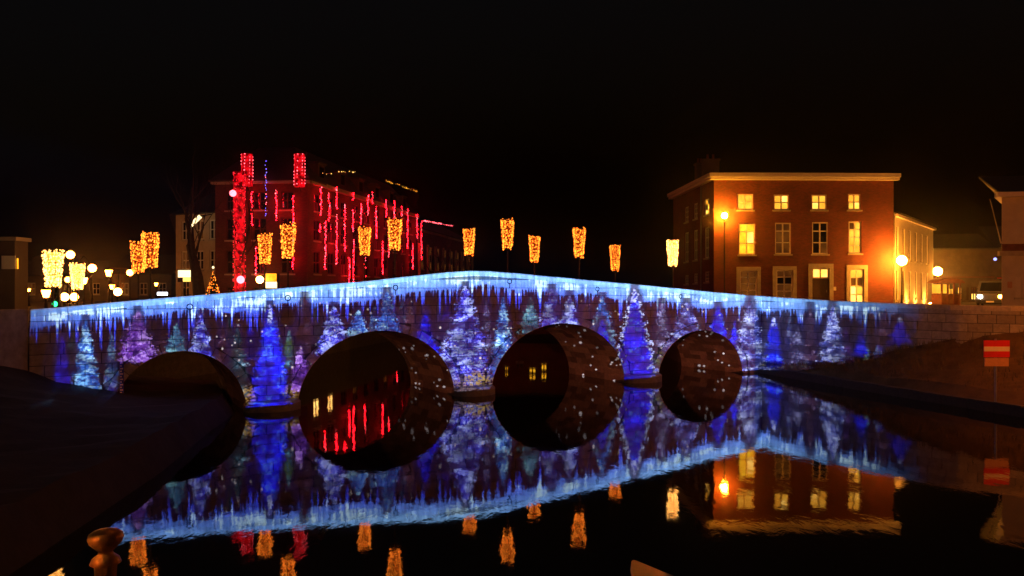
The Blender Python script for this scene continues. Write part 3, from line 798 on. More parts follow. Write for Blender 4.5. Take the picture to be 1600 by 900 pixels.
for i, (px, ty, by_, near, lab) in enumerate(spots):
    off = -0.2 if near else -WID + 0.2
    # where the sight line px crosses the parapet line
    k_ = (px - 800) / F; best_s = (k_ * (38.15 + NY * off) - NX * off) / (UX - k_ * UY)
    p = bp3(best_s, off, top(best_s) - (0.03 if near else .33)); d = p[1]
    zt2, zb2 = 5 + (450 - ty) * d / F, 5 + (450 - by_) * d / F
    hot = px == 1051
    make_basket('light_basket', p, zb2, zt2, 0.21, 0.31, 'bulb_hot' if hot else 'bulb_warm', 'cone_core_hot' if hot else 'cone_core', 560 if hot else 430, lab, GB, 40 + i)
for (px, ty, by_, d, lab, lit) in [(83, 391, 447, 29, 'blinding white light basket at the left end of the bridge, brightest of all', True),
                                   (121, 412, 452, 40, 'over-bright light basket behind the blinding one at the left bridgehead', True),
                                   (185, 419, 449, 36, 'unlit wire light basket with a bulb below it at the left bridgehead', False)]:
    p = at_px(px, 460, d); 
    make_basket('light_basket', (p[0], p[1], QL), 5 + (450 - by_) * d / F, 5 + (450 - ty) * d / F, 0.22, 0.34, 'bulb_hot', 'cone_core_hot', 600, lab, 'baskets of string lights at the left bridgehead', 70 + px, lit)

# ------------------------------------------------------------------ building helpers
class Face:      # a vertical facade plane: origin (x,y) at its left end, unit vector along it, outward normal to the viewer's side
    def __init__(s, a, b_):
        s.a = Vector((a[0], a[1], 0)); e = Vector((b_[0] - a[0], b_[1] - a[1], 0)); s.w = e.length; s.u = e.normalized(); s.n = Vector((s.u.y, -s.u.x, 0))
    def p(s, u, off, z): return s.a + s.u * u + s.n * off + Vector((0, 0, z))
    def u_px(s, px):          # where the sight line at px meets the plane
        k = (px - 800) / F
        return (k * s.a.y - s.a.x) / (s.u.x - k * s.u.y)
    def d_px(s, px): return s.a.y + s.u.y * s.u_px(px)
    def z_px(s, px, y): return 5 + (450 - y) * s.d_px(px) / F
    def box(s, mb, u0, u1, o0, o1, z0, z1):
        M = Matrix(((s.u.x, s.n.x, 0, s.a.x), (s.u.y, s.n.y, 0, s.a.y), (0, 0, 1, 0), (0, 0, 0, 1)))
        return mb.box(u0, u1, o0, o1, z0, z1, M)
    def wall(s, z0, z1, ops, depth=0.18):
        mb = MB()
        us = sorted(set([0, s.w] + [v for o in ops for v in o[:2]])); zs = sorted(set([z0, z1] + [v for o in ops for v in o[2:4]]))
        for ua, ub in zip(us[:-1], us[1:]):
            for za, zb in zip(zs[:-1], zs[1:]):
                cu, cz = (ua + ub) / 2, (za + zb) / 2
                if any(o[0] < cu < o[1] and o[2] < cz < o[3] for o in ops): continue
                mb.quad([s.p(ua, 0, za), s.p(ub, 0, za), s.p(ub, 0, zb), s.p(ua, 0, zb)], [(ua, za), (ub, za), (ub, zb), (ua, zb)])
        for (ua, ub, za, zb) in [o[:4] for o in ops]:
            for (A, B) in (((ua, za), (ua, zb)), ((ub, zb), (ub, za)), ((ua, zb), (ub, zb)), ((ub, za), (ua, za))):
                mb.quad([s.p(A[0], 0, A[1]), s.p(B[0], 0, B[1]), s.p(B[0], -depth, B[1]), s.p(A[0], -depth, A[1])], [(0, 0), (.3, 0), (.3, .1), (0, .1)])
        return mb
    def window(s, parent, u0, u1, z0, z1, glasses, cols=2, rows=2, trans=None, frame='white_paint', sill=True, fw_=0.10, depth=0.14):
        """frame with mullions; every pane is a piece of its own; glasses cycles through the panes"""
        mb = MB(); rowz = list(np.linspace(z0, z1, rows + 1))
        if trans: rowz = list(np.linspace(z0, trans, rows)) + [z1]
        s.box(mb, u0, u0 + fw_, -depth, -depth + .07, z0, z1); s.box(mb, u1 - fw_, u1, -depth, -depth + .07, z0, z1)
        s.box(mb, u0 + fw_, u1 - fw_, -depth, -depth + .068, z0, z0 + fw_); s.box(mb, u0 + fw_, u1 - fw_, -depth, -depth + .068, z1 - fw_, z1)
        us = np.linspace(u0, u1, cols + 1)
        for q in us[1:-1]: s.box(mb, q - fw_ * .55, q + fw_ * .55, -depth, -depth + .064, z0 + fw_, z1 - fw_)
        for q in rowz[1:-1]: s.box(mb, u0 + fw_, u1 - fw_, -depth, -depth + .058, q - fw_ * .4, q + fw_ * .4)
        w = mb.build('window', frame, parent); k = 0
        for i in range(cols):
            for j in range(len(rowz) - 1):
                g = glasses[k % len(glasses)]; k += 1
                pm = MB(); a0, a1, b0, b1 = us[i] + .01, us[i + 1] - .01, rowz[j] + .01, rowz[j + 1] - .01
                pm.quad([s.p(a0, -depth + .02, b0), s.p(a1, -depth + .02, b0), s.p(a1, -depth + .02, b1), s.p(a0, -depth + .02, b1)]).build('pane', g, w)
        if sill:
            mb = MB(); s.box(mb, u0 - .1, u1 + .1, -depth + .08, .1, z0 - .12, z0 - .002); mb.build('sill', 'pale_stone', w)
        return w
def roof_slab(parent, pts, mat='slate', name='roof', th=0.12):
    mb = MB(); mb.quad(pts); mb.quad([(p[0], p[1], p[2] - th) for p in pts][::-1])
    for i in range(len(pts)):
        a, b_ = pts[i], pts[(i + 1) % len(pts)]
        mb.quad([a, b_, (b_[0], b_[1], b_[2] - th), (a[0], a[1], a[2] - th)])
    return mb.build(name, mat, parent)

# ------------------------------------------------------------------ brick house on the right
fa, fb = (15.9, 62.0), (30.2, 62.3)
house = thing('brick_house', (23, 62, QR), 'three-storey dark red brick house with lit upper windows behind the right end of the bridge', 'house')
ff = Face(fa, fb); sf = Face((15.4, 75.2), fa)
EAVE = ff.z_px(1115, 281)
L_, B_, D_, Yw, K_ = 'lit_glass', 'lit_glass_bright', 'lit_glass_dim', 'lit_glass_yellow', 'glass_dark'
wins = [  # px0, px1, ytop, ybottom, cols, rows, transom y, panes
 (1152, 1177, 303, 328, 2, 2, None, [L_]), (1209, 1233, 304, 328, 2, 2, None, [L_, L_, L_, B_]), (1268, 1292, 304, 328, 2, 2, None, [B_, L_, L_, L_]), (1325, 1345, 303, 328, 2, 2, None, [L_, L_, B_, L_]),
 (1154, 1180, 349, 398, 2, 3, 362, [Yw, Yw, Yw, Yw, 'lit_glass_bright', Yw]), (1211, 1236, 348, 397, 2, 3, 361, [D_]), (1269, 1294, 347, 397, 2, 3, 361, [K_, K_, K_, D_]), (1326, 1346, 346, 396, 2, 4, None, [L_, L_, L_, D_, L_, L_, L_, L_]),
 (1156, 1183, 423, 464, 2, 4, None, [D_]), (1213, 1239, 422, 466, 2, 4, None, [D_, D_, K_, D_]), (1328, 1350, 420, 474, 2, 4, None, [B_, B_, D_, L_, B_, L_, D_, L_])]
ops, specs = [], []
for (a, b_, t, bo_, c, r_, tr, g) in wins:
    m_ = (a + b_) / 2; o = (ff.u_px(a), ff.u_px(b_), ff.z_px(m_, bo_), ff.z_px(m_, t)); ops.append(o); specs.append((o, c, r_, ff.z_px(m_, tr) if tr else None, g))
dr = (ff.u_px(1269), ff.u_px(1296), QR + 0.15, ff.z_px(1282, 419)); ops.append(dr)
ff.wall(QR, EAVE, ops).build('front_wall', 'house_brick', house)
for i, (o, c, r_, tr, g) in enumerate(specs):
    w = ff.window(house, *o[:4], g, c, r_, tr)
    if i >= 8:       # stone surround on the ground floor
        mb = MB(); ff.box(mb, o[0] - .28, o[0] - .004, 0.003, .06, o[2], o[3] + .3); ff.box(mb, o[1] + .004, o[1] + .28, .003, .06, o[2], o[3] + .3); ff.box(mb, o[0] - .004, o[1] + .004, .003, .058, o[3] + .004, o[3] + .3)
        mb.build('surround', 'pale_stone', w)
mb = MB(); ff.box(mb, dr[0] + .06, dr[1] - .06, -.16, -.1, dr[2], ff.z_px(1282, 436)); d_ = mb.build('door', 'oak_door', house)
mb = MB()
for q in (0.14, dr[1] / 2 - dr[0] / 2 + .04):
    for z in (.3, 1.25): ff.box(mb, dr[0] + q, dr[0] + q + (dr[1] - dr[0]) / 2 - .18, -.1, -.085, dr[2] + z - .1, dr[2] + z + .7)
mb.build('door_panel', 'oak_door', d_)
mb = MB(); ff.box(mb, dr[1] - .22, dr[1] - .17, -.1, -.04, dr[2] + 1.0, dr[2] + 1.2); mb.build('handle', 'zinc', d_)
tw = ff.window(house, dr[0] + .02, dr[1] - .02, ff.z_px(1282, 435), dr[3], ['lit_glass_bright'], 2, 1, None, sill=False)
mb = MB(); ff.box(mb, dr[0] - .3, dr[0] - .004, .003, .07, QR, dr[3] + .35); ff.box(mb, dr[1] + .004, dr[1] + .3, .003, .07, QR, dr[3] + .35); ff.box(mb, dr[0] - .004, dr[1] + .004, .003, .068, dr[3] + .004, dr[3] + .35)
mb.build('door_surround', 'pale_stone', house)
mb = MB(); ff.box(mb, dr[0] - .2, dr[1] + .2, .075, .5, QR, QR + .14); mb.build('doorstep', 'pale_stone', house)
ops, specs = [], []
for (a, b_) in ((1070, 1076), (1084, 1090), (1101, 1108)):
    k = (a - 1070) / 38
    for (t0, t1, b0, b1) in ((323, 308, 347, 333), (363, 353, 409, 402), (430, 423, 444, 440)):
        m_ = (a + b_) / 2; o = (sf.u_px(a), sf.u_px(b_), sf.z_px(m_, b0 + (b1 - b0) * k), sf.z_px(m_, t0 + (t1 - t0) * k)); ops.append(o)
        specs.append((o, ['lit_glass_bright', K_, L_, L_] if (a == 1101 and t0 == 323) else [K_]))
sf.wall(QR, EAVE, ops).build('side_wall', 'house_brick', house)
for o, g in specs: sf.window(house, *o, g, 2, 3)
bk = [(15.9, 62.0), (30.2, 62.3), (30.2, 75.5), (15.4, 75.2)]
mb = MB()
for a, b_ in ((bk[1], bk[2]), (bk[2], bk[3])): mb.quad([(a[0], a[1], QR), (b_[0], b_[1], QR), (b_[0], b_[1], EAVE), (a[0], a[1], EAVE)])
mb.build('rear_wall', 'dark_brick', house)
mb = MB()
ff.box(mb, -.35, ff.w + .3, .003, .38, EAVE - .02, EAVE + .18); ff.box(mb, -.45, ff.w + .35, .003, .5, EAVE + .185, EAVE + .5)
sf.box(mb, -.3, sf.w + .0, .003, .38, EAVE - .02, EAVE + .18); sf.box(mb, -.35, sf.w + .0, .003, .5, EAVE + .185, EAVE + .5)
mb.build('cornice', 'white_paint', house)
e = EAVE + .5; rp = [(15.5, 61.6, e), (30.5, 61.9, e), (30.5, 75.8, e), (15.0, 75.5, e)]; ra, rb_ = (20.5, 68.6, e + 1.1), (25.5, 68.8, e + 1.1)
roof_slab(house, [rp[0], rp[1], rb_, ra]); roof_slab(house, [rp[1], rp[2], rb_]); roof_slab(house, [rp[2], rp[3], ra, rb_]); roof_slab(house, [rp[3], rp[0], ra])
for (px, y, d, w) in ((1093, 258, 70, 0.35), (1110, 252, 66.5, 0.65)):
    p = at_px(px, y, d); mb = MB(); mb.box(p.x - w, p.x + w, d - .4, d + .4, e + .1, p.z); mb.box(p.x - w - .08, p.x + w + .08, d - .48, d + .48, p.z + .002, p.z + .15)
    ch = mb.build('chimney', 'dark_brick', house)
    for q in (-.18, .18): MB().lathe([(.11, 0), (.09, .4), (.1, .42)], (p.x + q * w * 2, d, p.z + .16), 10).build('chimney_pot', 'kiosk_wood', ch)
MB().tube([sf.p(sf.u_px(1097), .1, QR), sf.p(sf.u_px(1097), .1, EAVE)], .06, 8).build('downpipe', 'zinc', house)
mb = MB(); q = ff.u_px(1302); ff.box(mb, q, q + .2, .003, .08, QR + 1.3, QR + 1.6); mb.build('letter_box', 'sign_white', house)

# white annex turning the corner
annex = thing('white_annex', (35, 69, QR), 'narrow white rendered building with tall shutters glaring in lamplight, right of the brick house', 'building')
af = Face((30.35, 62.4), (41.2, 77.0)); AZ = 11.0
ops = []; sp_ = []
for px in (1402, 1412, 1421.5, 1431, 1440, 1448.5):
    for (z0, z1) in ((QR + .5, 6.4), (7.35, 9.9)):
        o = (af.u_px(px) - .42, af.u_px(px) + .42, z0, z1); ops.append(o)
af.wall(QR, AZ, ops).build('front_wall', 'white_render', annex)
for o in ops:
    w = af.window(annex, *o, [K_, K_, K_, D_], 2, 3, frame='oak_door')
mb = MB(); gpts = [(30.35, 62.4), (41.2, 77.0), (34, 82.2), (30.35, 75.6)]
for a, b_ in zip(gpts[1:], gpts[2:] + gpts[:1]): mb.quad([(a[0], a[1], QR), (b_[0], b_[1], QR), (b_[0], b_[1], AZ), (a[0], a[1], AZ)])
mb.build('rear_wall', 'white_render', annex)
roof_slab(annex, [af.p(-.05, .45, AZ - .05), af.p(af.w + .4, .45, AZ - .05), af.p(af.w + .2, -4, AZ + 2.0), af.p(2.0, -4, AZ + 2.0)])
mb = MB(); af.box(mb, 0, af.w + .3, .003, .25, AZ - .35, AZ - .12); mb.build('cornice', 'white_paint', annex)

# right-hand white building
rb2 = thing('white_corner_building', (35, 50, QR), 'white rendered building with a ledge cut off by the right edge of the picture', 'building')
wf_ = Face((31.1, 50.0), (44, 48.2)); ws_ = Face((43.0, 66.0), (31.1, 50.0))
wz = wf_.z_px(1580, 308)
ops = [(wf_.u_px(1587), wf_.u_px(1596), QR + .9, QR + 2.2)] + [(u, u + 1.1, z, z + 1.9) for u in (4.5, 7.5, 10.2) for z in (QR + .9, 8.3)]
wf_.wall(QR, wz, ops).build('front_wall', 'white_render', rb2)
for o in ops: wf_.window(rb2, *o, [K_], 2, 2)
ws_.wall(QR, wz, []).build('side_wall', 'white_render', rb2)
mb = MB(); wf_.box(mb, -.35, wf_.w, .003, .4, wz - .0, wz + .3); ws_.box(mb, 0, ws_.w - .004, .003, .4, wz, wz + .3); mb.build('cornice', 'white_paint', rb2)
mb = MB(); z = wf_.z_px(1580, 396); wf_.box(mb, -.25, wf_.w, .003, .28, z - .15, z + .15); mb.build('ledge', 'pale_stone', rb2)
mb = MB(); z = wf_.z_px(1580, 386); wf_.box(mb, 0.0, wf_.w, .003, .06, z - .35, z + .2); mb.build('sign_band', 'kiosk_wood', rb2)
roof_slab(rb2, [wf_.p(-.3, .35, wz + .3), wf_.p(wf_.w, .35, wz + .3), wf_.p(wf_.w, -8, wz + 2.4), wf_.p(2, -8, wz + 2.4)]); roof_slab(rb2, [ws_.p(0, .35, wz + .3), wf_.p(-.3, .35, wz + .3), wf_.p(2, -8, wz + 2.4)])
mb = MB(); p = at_px(1576, 455, 49.8)
for q in (-.1,): wf_.box(mb, wf_.u_px(1574), wf_.u_px(1581), .003, .04, QR + 1.5, QR + 1.9)
mb.build('notice_board', 'panel_paint', rb2)
fp0, fp1 = at_px(1564, 380, 50.0), at_px(1547, 312, 49.2)
t = thing('flagpole', tuple(fp0), 'thin pale flagpole leaning out from the white corner building', 'flagpole')
MB().tube([fp0, fp1], [.04, .025], 8).build('pole', 'white_paint', t); MB().lathe([(.02, -.05), (.06, 0), (.02, .06)], fp1, 10).build('finial', 'bronze', t)

# ------------------------------------------------------------------ red-lit hotel on the left quay
hotel = thing('hotel_building', (-15.6, 60, QL), 'large dark brick building hung with red light strings behind the left half of the bridge', 'building')
hf = Face((-23.0, 61.0), (-15.6, 60.0)); hs = Face((-15.6, 60.0), (-10.95, 90.0)); HZ = 13.0
def bays(face, n_, u0, du, w, storeys, glass, skip=()):
    return [(u0 + i * du, u0 + i * du + w, z0, z1, glass(i, k)) for i in range(n_) for k, (z0, z1) in enumerate(storeys) if (i, k) not in skip]
st = [(QL + .5, 5.1), (6.1, 7.9), (8.7, 10.4), (11.0, 12.4)]
oh = bays(hf, 3, .9, 2.2, 1.1, st, lambda i, k: ['lit_glass_yellow', K_] if (k == 0 and i == 1) else [K_])
os_ = bays(hs, 10, 1.2, 2.9, 1.3, st, lambda i, k: ['shop_window'] if (k == 0 and i in (0, 1)) else ([D_, K_] if k == 0 and i % 3 == 0 else (['red_glow_pane', K_] if (i * 7 + k * 3) % 4 == 1 else ([K_, K_, 'red_glow_pane'] if (i + k) % 3 == 0 else [K_]))))
hf.wall(QL, HZ, oh).build('front_wall', 'dark_brick', hotel); hs.wall(QL, HZ, os_).build('river_wall', 'dark_brick', hotel)
for o in oh: hf.window(hotel, *o[:4], o[4], 2, 2, frame='oak_door')
for o in os_: hs.window(hotel, *o[:4], o[4], 2, 2, frame='oak_door')
mb = MB(); hp = [(-23.0, 61.0), (-23.5, 90.5), (-10.95, 90.0)]
for a, b_ in zip(hp[:-1], hp[1:]): mb.quad([(a[0], a[1], QL), (b_[0], b_[1], QL), (b_[0], b_[1], HZ), (a[0], a[1], HZ)])
mb.build('rear_wall', 'dark_brick', hotel)
mb = MB(); hf.box(mb, -.2, hf.w + .3, .003, .35, HZ, HZ + .3); hs.box(mb, 0, hs.w + .2, .003, .35, HZ, HZ + .3); mb.build('cornice', 'pale_stone', hotel)
z = HZ + .3; r0 = [(-23.4, 60.7, z), (-15.3, 59.6, z), (-10.6, 90.4, z), (-23.8, 90.9, z)]; r1 = [(-20.6, 64, 16.4), (-17.6, 63.6, 16.4), (-13.6, 87.5, 16.4), (-21, 87.5, 16.4)]
for i in range(4): roof_slab(hotel, [r0[i], r0[(i + 1) % 4], r1[(i + 1) % 4], r1[i]])
roof_slab(hotel, r1)
for i in range(6):               # dormers over the river side
    u = 2.5 + i * 4.6; mb = MB(); hs.box(mb, u, u + 1.3, -1.6, -.15, HZ + .35, HZ + 1.9); dm = mb.build('dormer', 'dark_brick', hotel)
    mb = MB(); hs.box(mb, u - .12, u + 1.42, -1.7, -.02, HZ + 1.9, HZ + 2.05); mb.build('dormer_roof', 'slate', dm)
    mb = MB(); hs.box(mb, u + .2, u + 1.1, -.148, -.12, HZ + .55, HZ + 1.7); mb.build('pane', 'glass_dark', dm)
# lower wing further up the river
wing2 = thing('riverside_arcade', (-8, 105, QL), 'lower dark building with a lit eaves line and pillars beyond the red-lit building', 'building')
h2 = Face((-10.85, 90.3), (-6.0, 122.0)); WZ = 11.6
oo = bays(h2, 8, 1.2, 3.8, 1.7, [(QL + .4, 6.2), (7.2, 10.0)], lambda i, k: [D_, L_] if (k == 0 and i % 2 == 0) else [K_, D_])
h2.wall(QL, WZ, oo).build('river_wall', 'dark_brick', wing2)
for o in oo: h2.window(wing2, *o[:4], o[4], 2, 3)
for i in range(9):
    mb = MB(); h2.box(mb, .25 + i * 3.8, .75 + i * 3.8, .004, .22, QL, 10.2); mb.build('pilaster', 'cream_render', wing2)
mb = MB(); h2.box(mb, 0, h2.w, .003, .4, WZ, WZ + .3); mb.build('cornice', 'pale_stone', wing2)
roof_slab(wing2, [h2.p(0, .5, WZ + .3), h2.p(h2.w, .5, WZ + .3), h2.p(h2.w, -5, WZ + 3), h2.p(0, -5, WZ + 3)])

def light_string(face, px, y0, y1, mat, label, step=0.12, r_=0.045, jit=0.05, off=0.5, group='red light strings hung on the riverside building', extra=None):
    u = face.u_px(px); z1, z0 = face.z_px(px, y0), face.z_px(px, y1)
    t = thing('light_string', tuple(face.p(u, off, z0)), label, 'light string', group)
    MB().tube([face.p(u, off, z0 - .1), face.p(u, off, z1 + .1)], .012, 5).build('cord', 'black_iron', t)
    r = random.Random(int(px * 7 + y0)); bm = MB(); hot = MB(); z = z0
    while z < z1:
        c = face.p(u + r.uniform(-jit, jit), off + r.uniform(-jit, jit), z)
        (hot if r.random() < 0.22 else bm).octa(c, r_ * r.uniform(.7, 1.3)); z += step * r.uniform(.6, 1.6)
    tag(bm.build('bulb_row', mat, t), kind='stuff')
    if hot.v: tag(hot.build('bright_bulbs', extra or 'bulb_pink', t), kind='stuff')
for (px, y0, y1, lab) in [(492, 292, 336, 'thick red light string at the near corner of the long facade'), (490, 350, 362, 'short red light cluster low at the corner of the red-lit building'),
     (517, 293, 326, 'upper red light string, second column from the corner'), (517, 335, 412, 'long broken red light string below the second column top'),
     (543, 299, 312, 'shortest red light string high in the third column'), (543, 327, 362, 'middle red light string of the third column'), (544, 372, 442, 'lowest red light string of the third column, reaching the parapet'),
     (567, 304, 336, 'red light string just above a far light basket'), (590, 378, 428, 'low red light string left of the near parapet basket'), (609, 313, 345, 'red light string rising behind a near parapet basket'),
     (505, 300, 345, 'red light string between the thick corner string and the second column'), (530, 318, 392, 'faint long red light string between second and third column'), (556, 318, 350, 'short red light string left of the one above a far basket'), (580, 322, 372, 'red light string right of the one above a far basket'), (645, 335, 372, 'short red light string near the far end of the long facade'), (600, 352, 402, 'red light string just left of the near parapet basket'),
     (499, 345, 420, 'long red light string falling beside the thick corner string'), (537, 400, 440, 'red light string just left of the lowest string of the third column'), (562, 400, 436, 'red light string hanging below a far light basket'), (574, 300, 318, 'tiny red light string at the roof edge above a far basket'), (596, 312, 338, 'red light string high left of the near parapet basket'), (621, 322, 338, 'tiny red light string above the near parapet basket'), (638, 380, 420, 'low red light string right of the near parapet basket'), (652, 345, 405, 'red light string at the far end of the long facade'),
     (630, 327, 388, 'long thin red light string right of the near parapet basket'), (613, 455, 478, 'red light string hidden low behind the bridge, mirrored under the second arch')]:
    light_string(hs, px, y0, y1, 'bulb_red', lab)
for (px, y0, y1, lab) in [(398, 300, 352, 'red light string right of the red wrapped tree'), (436, 298, 345, 'red light string above the tall near basket, left of it'), (462, 305, 420, 'long red light string between the tall basket and the building corner'), (405, 385, 430, 'low red light string left of the white globe lamp')]:
    light_string(hf, px, y0, y1, 'bulb_red', lab)
light_string(hf, 420, 250, 338, 'bulb_blue', 'vertical string of violet and pink lights between two red light tubes', group='light strings over the corner of the red-lit building', step=.2)
def eaves_lights(face, pa, pb, ya, yb, mat, label, off=.5, r_=.04, n_=70):
    A, B = face.p(face.u_px(pa), off, face.z_px(pa, ya)), face.p(face.u_px(pb), off, face.z_px(pb, yb))
    t = thing('eaves_lights', tuple(A), label, 'light string'); r = random.Random(int(pa)); bm = MB()
    MB().tube([A, B], .015, 5).build('cord', 'black_iron', t)
    for k in range(n_):
        q = r.random(); bm.octa(A + (B - A) * q + Vector((0, 0, r.uniform(-.08, .08))), r_ * r.uniform(.6, 1.4))
    tag(bm.build('bulb_row', mat, t), kind='stuff')
eaves_lights(h2, 655, 702, 345, 353, 'bulb_pink', 'row of pinkish lights under the eaves of the low arcade building', n_=60)
eaves_lights(hs, 592, 648, 281, 300, 'lit_glass', 'faint orange lights along the roof edge of the red-lit building', off=.45, n_=60)
eaves_lights(hs, 492, 548, 272, 268, 'lit_glass_bright', 'few pale lights high on the roof edge at the near corner', off=.45, n_=12)
def light_tube(px, y0, y1, d, rad, label):
    a, b_ = at_px(px, y1, d), at_px(px, y0, d)
    t = thing('light_tube', tuple(a), label, 'light tube', 'glowing red light tubes')
    MB().lathe([(rad, 0), (rad, b_.z - a.z)], tuple(a), 16).build('tube', 'tube_red', t, smooth=True)
    bm = MB(); r = random.Random(int(px)); z = a.z + .05; th = 0
    while z < b_.z:
        th += 0.9; c = (a.x + rad * 1.02 * math.cos(th), a.y + rad * 1.02 * math.sin(th), z)
        if r.random() < .8: bm.octa(c, r.uniform(.02, .05))
        z += 0.035
    tag(bm.build('bulb_spiral', 'bulb_pink', t), kind='stuff')
    MB().lathe([(rad * 1.05, 0), (rad * 1.05, .08), (rad * .4, .1)], (a.x, a.y, b_.z), 16).build('cap', 'black_iron', t)
    MB().tube([a, (a.x, a.y + .4, a.z - .3)], .03, 6).build('bracket', 'black_iron', t)
light_tube(386, 241, 291, 59.5, .42, 'wide red light tube above the roofline, left one of a pair')
light_tube(468, 241, 292, 59.3, .40, 'wide red light tube above the roofline, right one of a pair')

# orange-lit house left of it
oh_ = thing('ochre_house', (-30, 66, QL), 'ochre house wall lit orange behind the bare tree at the left', 'house')
of_ = Face((-28.4, 66.5), (-23.6, 64.0)); OZ = 11.2
ops = [(u, u + .9, z, z + 1.6) for u in (.7, 2.4, 4.0) for z in (QL + 1, 6.5, 9.0)]
of_.wall(QL, OZ, ops).build('front_wall', 'cream_render', oh_)
for i, o in enumerate(ops): of_.window(oh_, *o, [D_] if i % 4 == 1 else [K_], 2, 2)
ol = Face((-31, 74), (-28.4, 66.5)); ol.wall(QL, 9.0, []).build('side_wall', 'cream_render', oh_)
roof_slab(oh_, [of_.p(-.3, .4, OZ), of_.p(of_.w + .2, .4, OZ), of_.p(of_.w, -5, OZ + 2.8), of_.p(0, -5, OZ + 2.8)]); roof_slab(oh_, [ol.p(0, .3, 9), of_.p(-.3, .4, OZ), of_.p(0, -5, OZ + 2.8)])
sl = at_px(288, 431, 63)
t = thing('lit_shop_sign', tuple(sl), 'square white lit shop sign on the ochre house', 'sign')
MB().box(sl.x - .55, sl.x + .55, 63.02, 63.2, sl.z - .5, sl.z + .5).build('housing', 'black_iron', t)
MB().box(sl.x - .5, sl.x + .5, 62.98, 63.015, sl.z - .12, sl.z + .45).build('upper_panel', 'sign_lit', t); MB().box(sl.x - .1, sl.x + .5, 62.98, 63.015, sl.z - .46, sl.z - .15).build('lower_panel', 'lit_glass_bright', t)
MB().tube([(sl.x, 63.2, sl.z - .5), (sl.x, 63.2, QL)], .05, 6).build('post', 'black_iron', t)
kx = at_px(423, 439, 57)
t = thing('lit_display_case', (kx.x, kx.y, QL), 'glass display case glowing yellow above and white below, over the bridge parapet', 'display case')
MB().box(kx.x - .5, kx.x + .5, 57.0, 57.5, kx.z - .56, kx.z + .6).build('case', 'black_iron', t)
MB().box(kx.x - .45, kx.x + .42, 56.96, 56.997, kx.z - .02, kx.z + .54).build('upper_pane', 'lit_glass_yellow', t); MB().box(kx.x - .45, kx.x + .45, 56.96, 56.997, kx.z - .52, kx.z - .06).build('lower_pane', 'sign_lit', t)
for q in (-.4, .4): MB().box(kx.x + q - .04, kx.x + q + .04, 57.1, 57.4, QL, kx.z - .56).build('leg', 'black_iron', t)

# ------------------------------------------------------------------ trees
def bare_tree(name, base, h, label, seed, lean=0.0, bulbs=None, trunk_r=0.3):
    t = thing(name, base, label, 'tree'); r = random.Random(seed); tr = MB(); cr_ = MB(); tips = []
    def grow(p, d, L, rad, lev, mbx):
        pts, rr_ = [p], [rad]; q = p.copy(); dd = d.copy()
        for k in range(4):
            dd = (dd + Vector((r.uniform(-.2, .2), r.uniform(-.2, .2), r.uniform(-.05, .14)))).normalized(); q = q + dd * L / 4
            pts.append(q.copy()); rr_.append(rad * (1 - .13 * (k + 1)))
        mbx.tube(pts, rr_, 7 if lev < 2 else 4, cap=lev == 0)
        tips.extend(pts[2:])
        if lev >= 4: return
        for k in range(3 if lev else 5):
            b0 = pts[r.choice([2, 3, 4])] if k else pts[-1]
            th = r.uniform(0, 6.28); sp2 = r.uniform(.45, .95) if k else .25
            nd = (dd + Vector((math.cos(th) * sp2, math.sin(th) * sp2, r.uniform(-.05, .3)))).normalized()
            grow(b0, nd, L * r.uniform(.55, .78), rr_[-1] * r.uniform(.5, .75), lev + 1, cr_)
    grow(Vector(base), Vector((lean, 0, 1)).normalized(), h * .42, trunk_r, 0, tr)
    tr.build('trunk', 'bark', t); cr_.build('crown', 'bark', t)
    return t, tips
p = at_px(316, 460, 54); bare_tree('bare_tree', (p.x, p.y, QL), 12.0, 'dark bare winter tree against the orange wall left of the red lights', 3, -.06, trunk_r=.5)
p = at_px(690, 460, 84); bare_tree('bare_tree', (p.x, p.y, QL), 9.5, 'dark bare tree by the river beyond the crown of the bridge', 9)
p = at_px(536, 460, 62); p.x += 1.2
# tree wrapped in red net lights
p = at_px(374, 460, 57.5)
t, tips = bare_tree('wrapped_tree', (p.x, p.y, QL), 11, 'bare tree whose trunk is wrapped in glowing red net lights', 14, 0, trunk_r=.3)
zt3 = at_px(374, 268, 57.5).z
MB().lathe([(.3, 0), (.34, 1.5), (.36, 5), (.42, zt3 - QL - 1.0), (.36, zt3 - QL)], (p.x, p.y, QL), 16).build('light_net', 'tube_red', t, smooth=True)
bm = MB(); r = random.Random(3)
for k in range(420):
    z = r.uniform(.3, zt3 - QL); th = r.uniform(0, 6.28); bm.octa((p.x + .43 * math.cos(th), p.y + .43 * math.sin(th), QL + z), r.uniform(.02, .045))
tag(bm.build('net_bulbs', 'bulb_net', t), kind='stuff')
for (y, rr_) in ((302, .24), (437, .28)):
    c = at_px(364 if y < 350 else 376, y, 56.6); MB().lathe([(rr_ * math.sin(a), -rr_ * math.cos(a)) for a in np.linspace(.05, 3.09, 9)], tuple(c), 12).build('lamp_ball', 'bulb_pink', t, smooth=True)
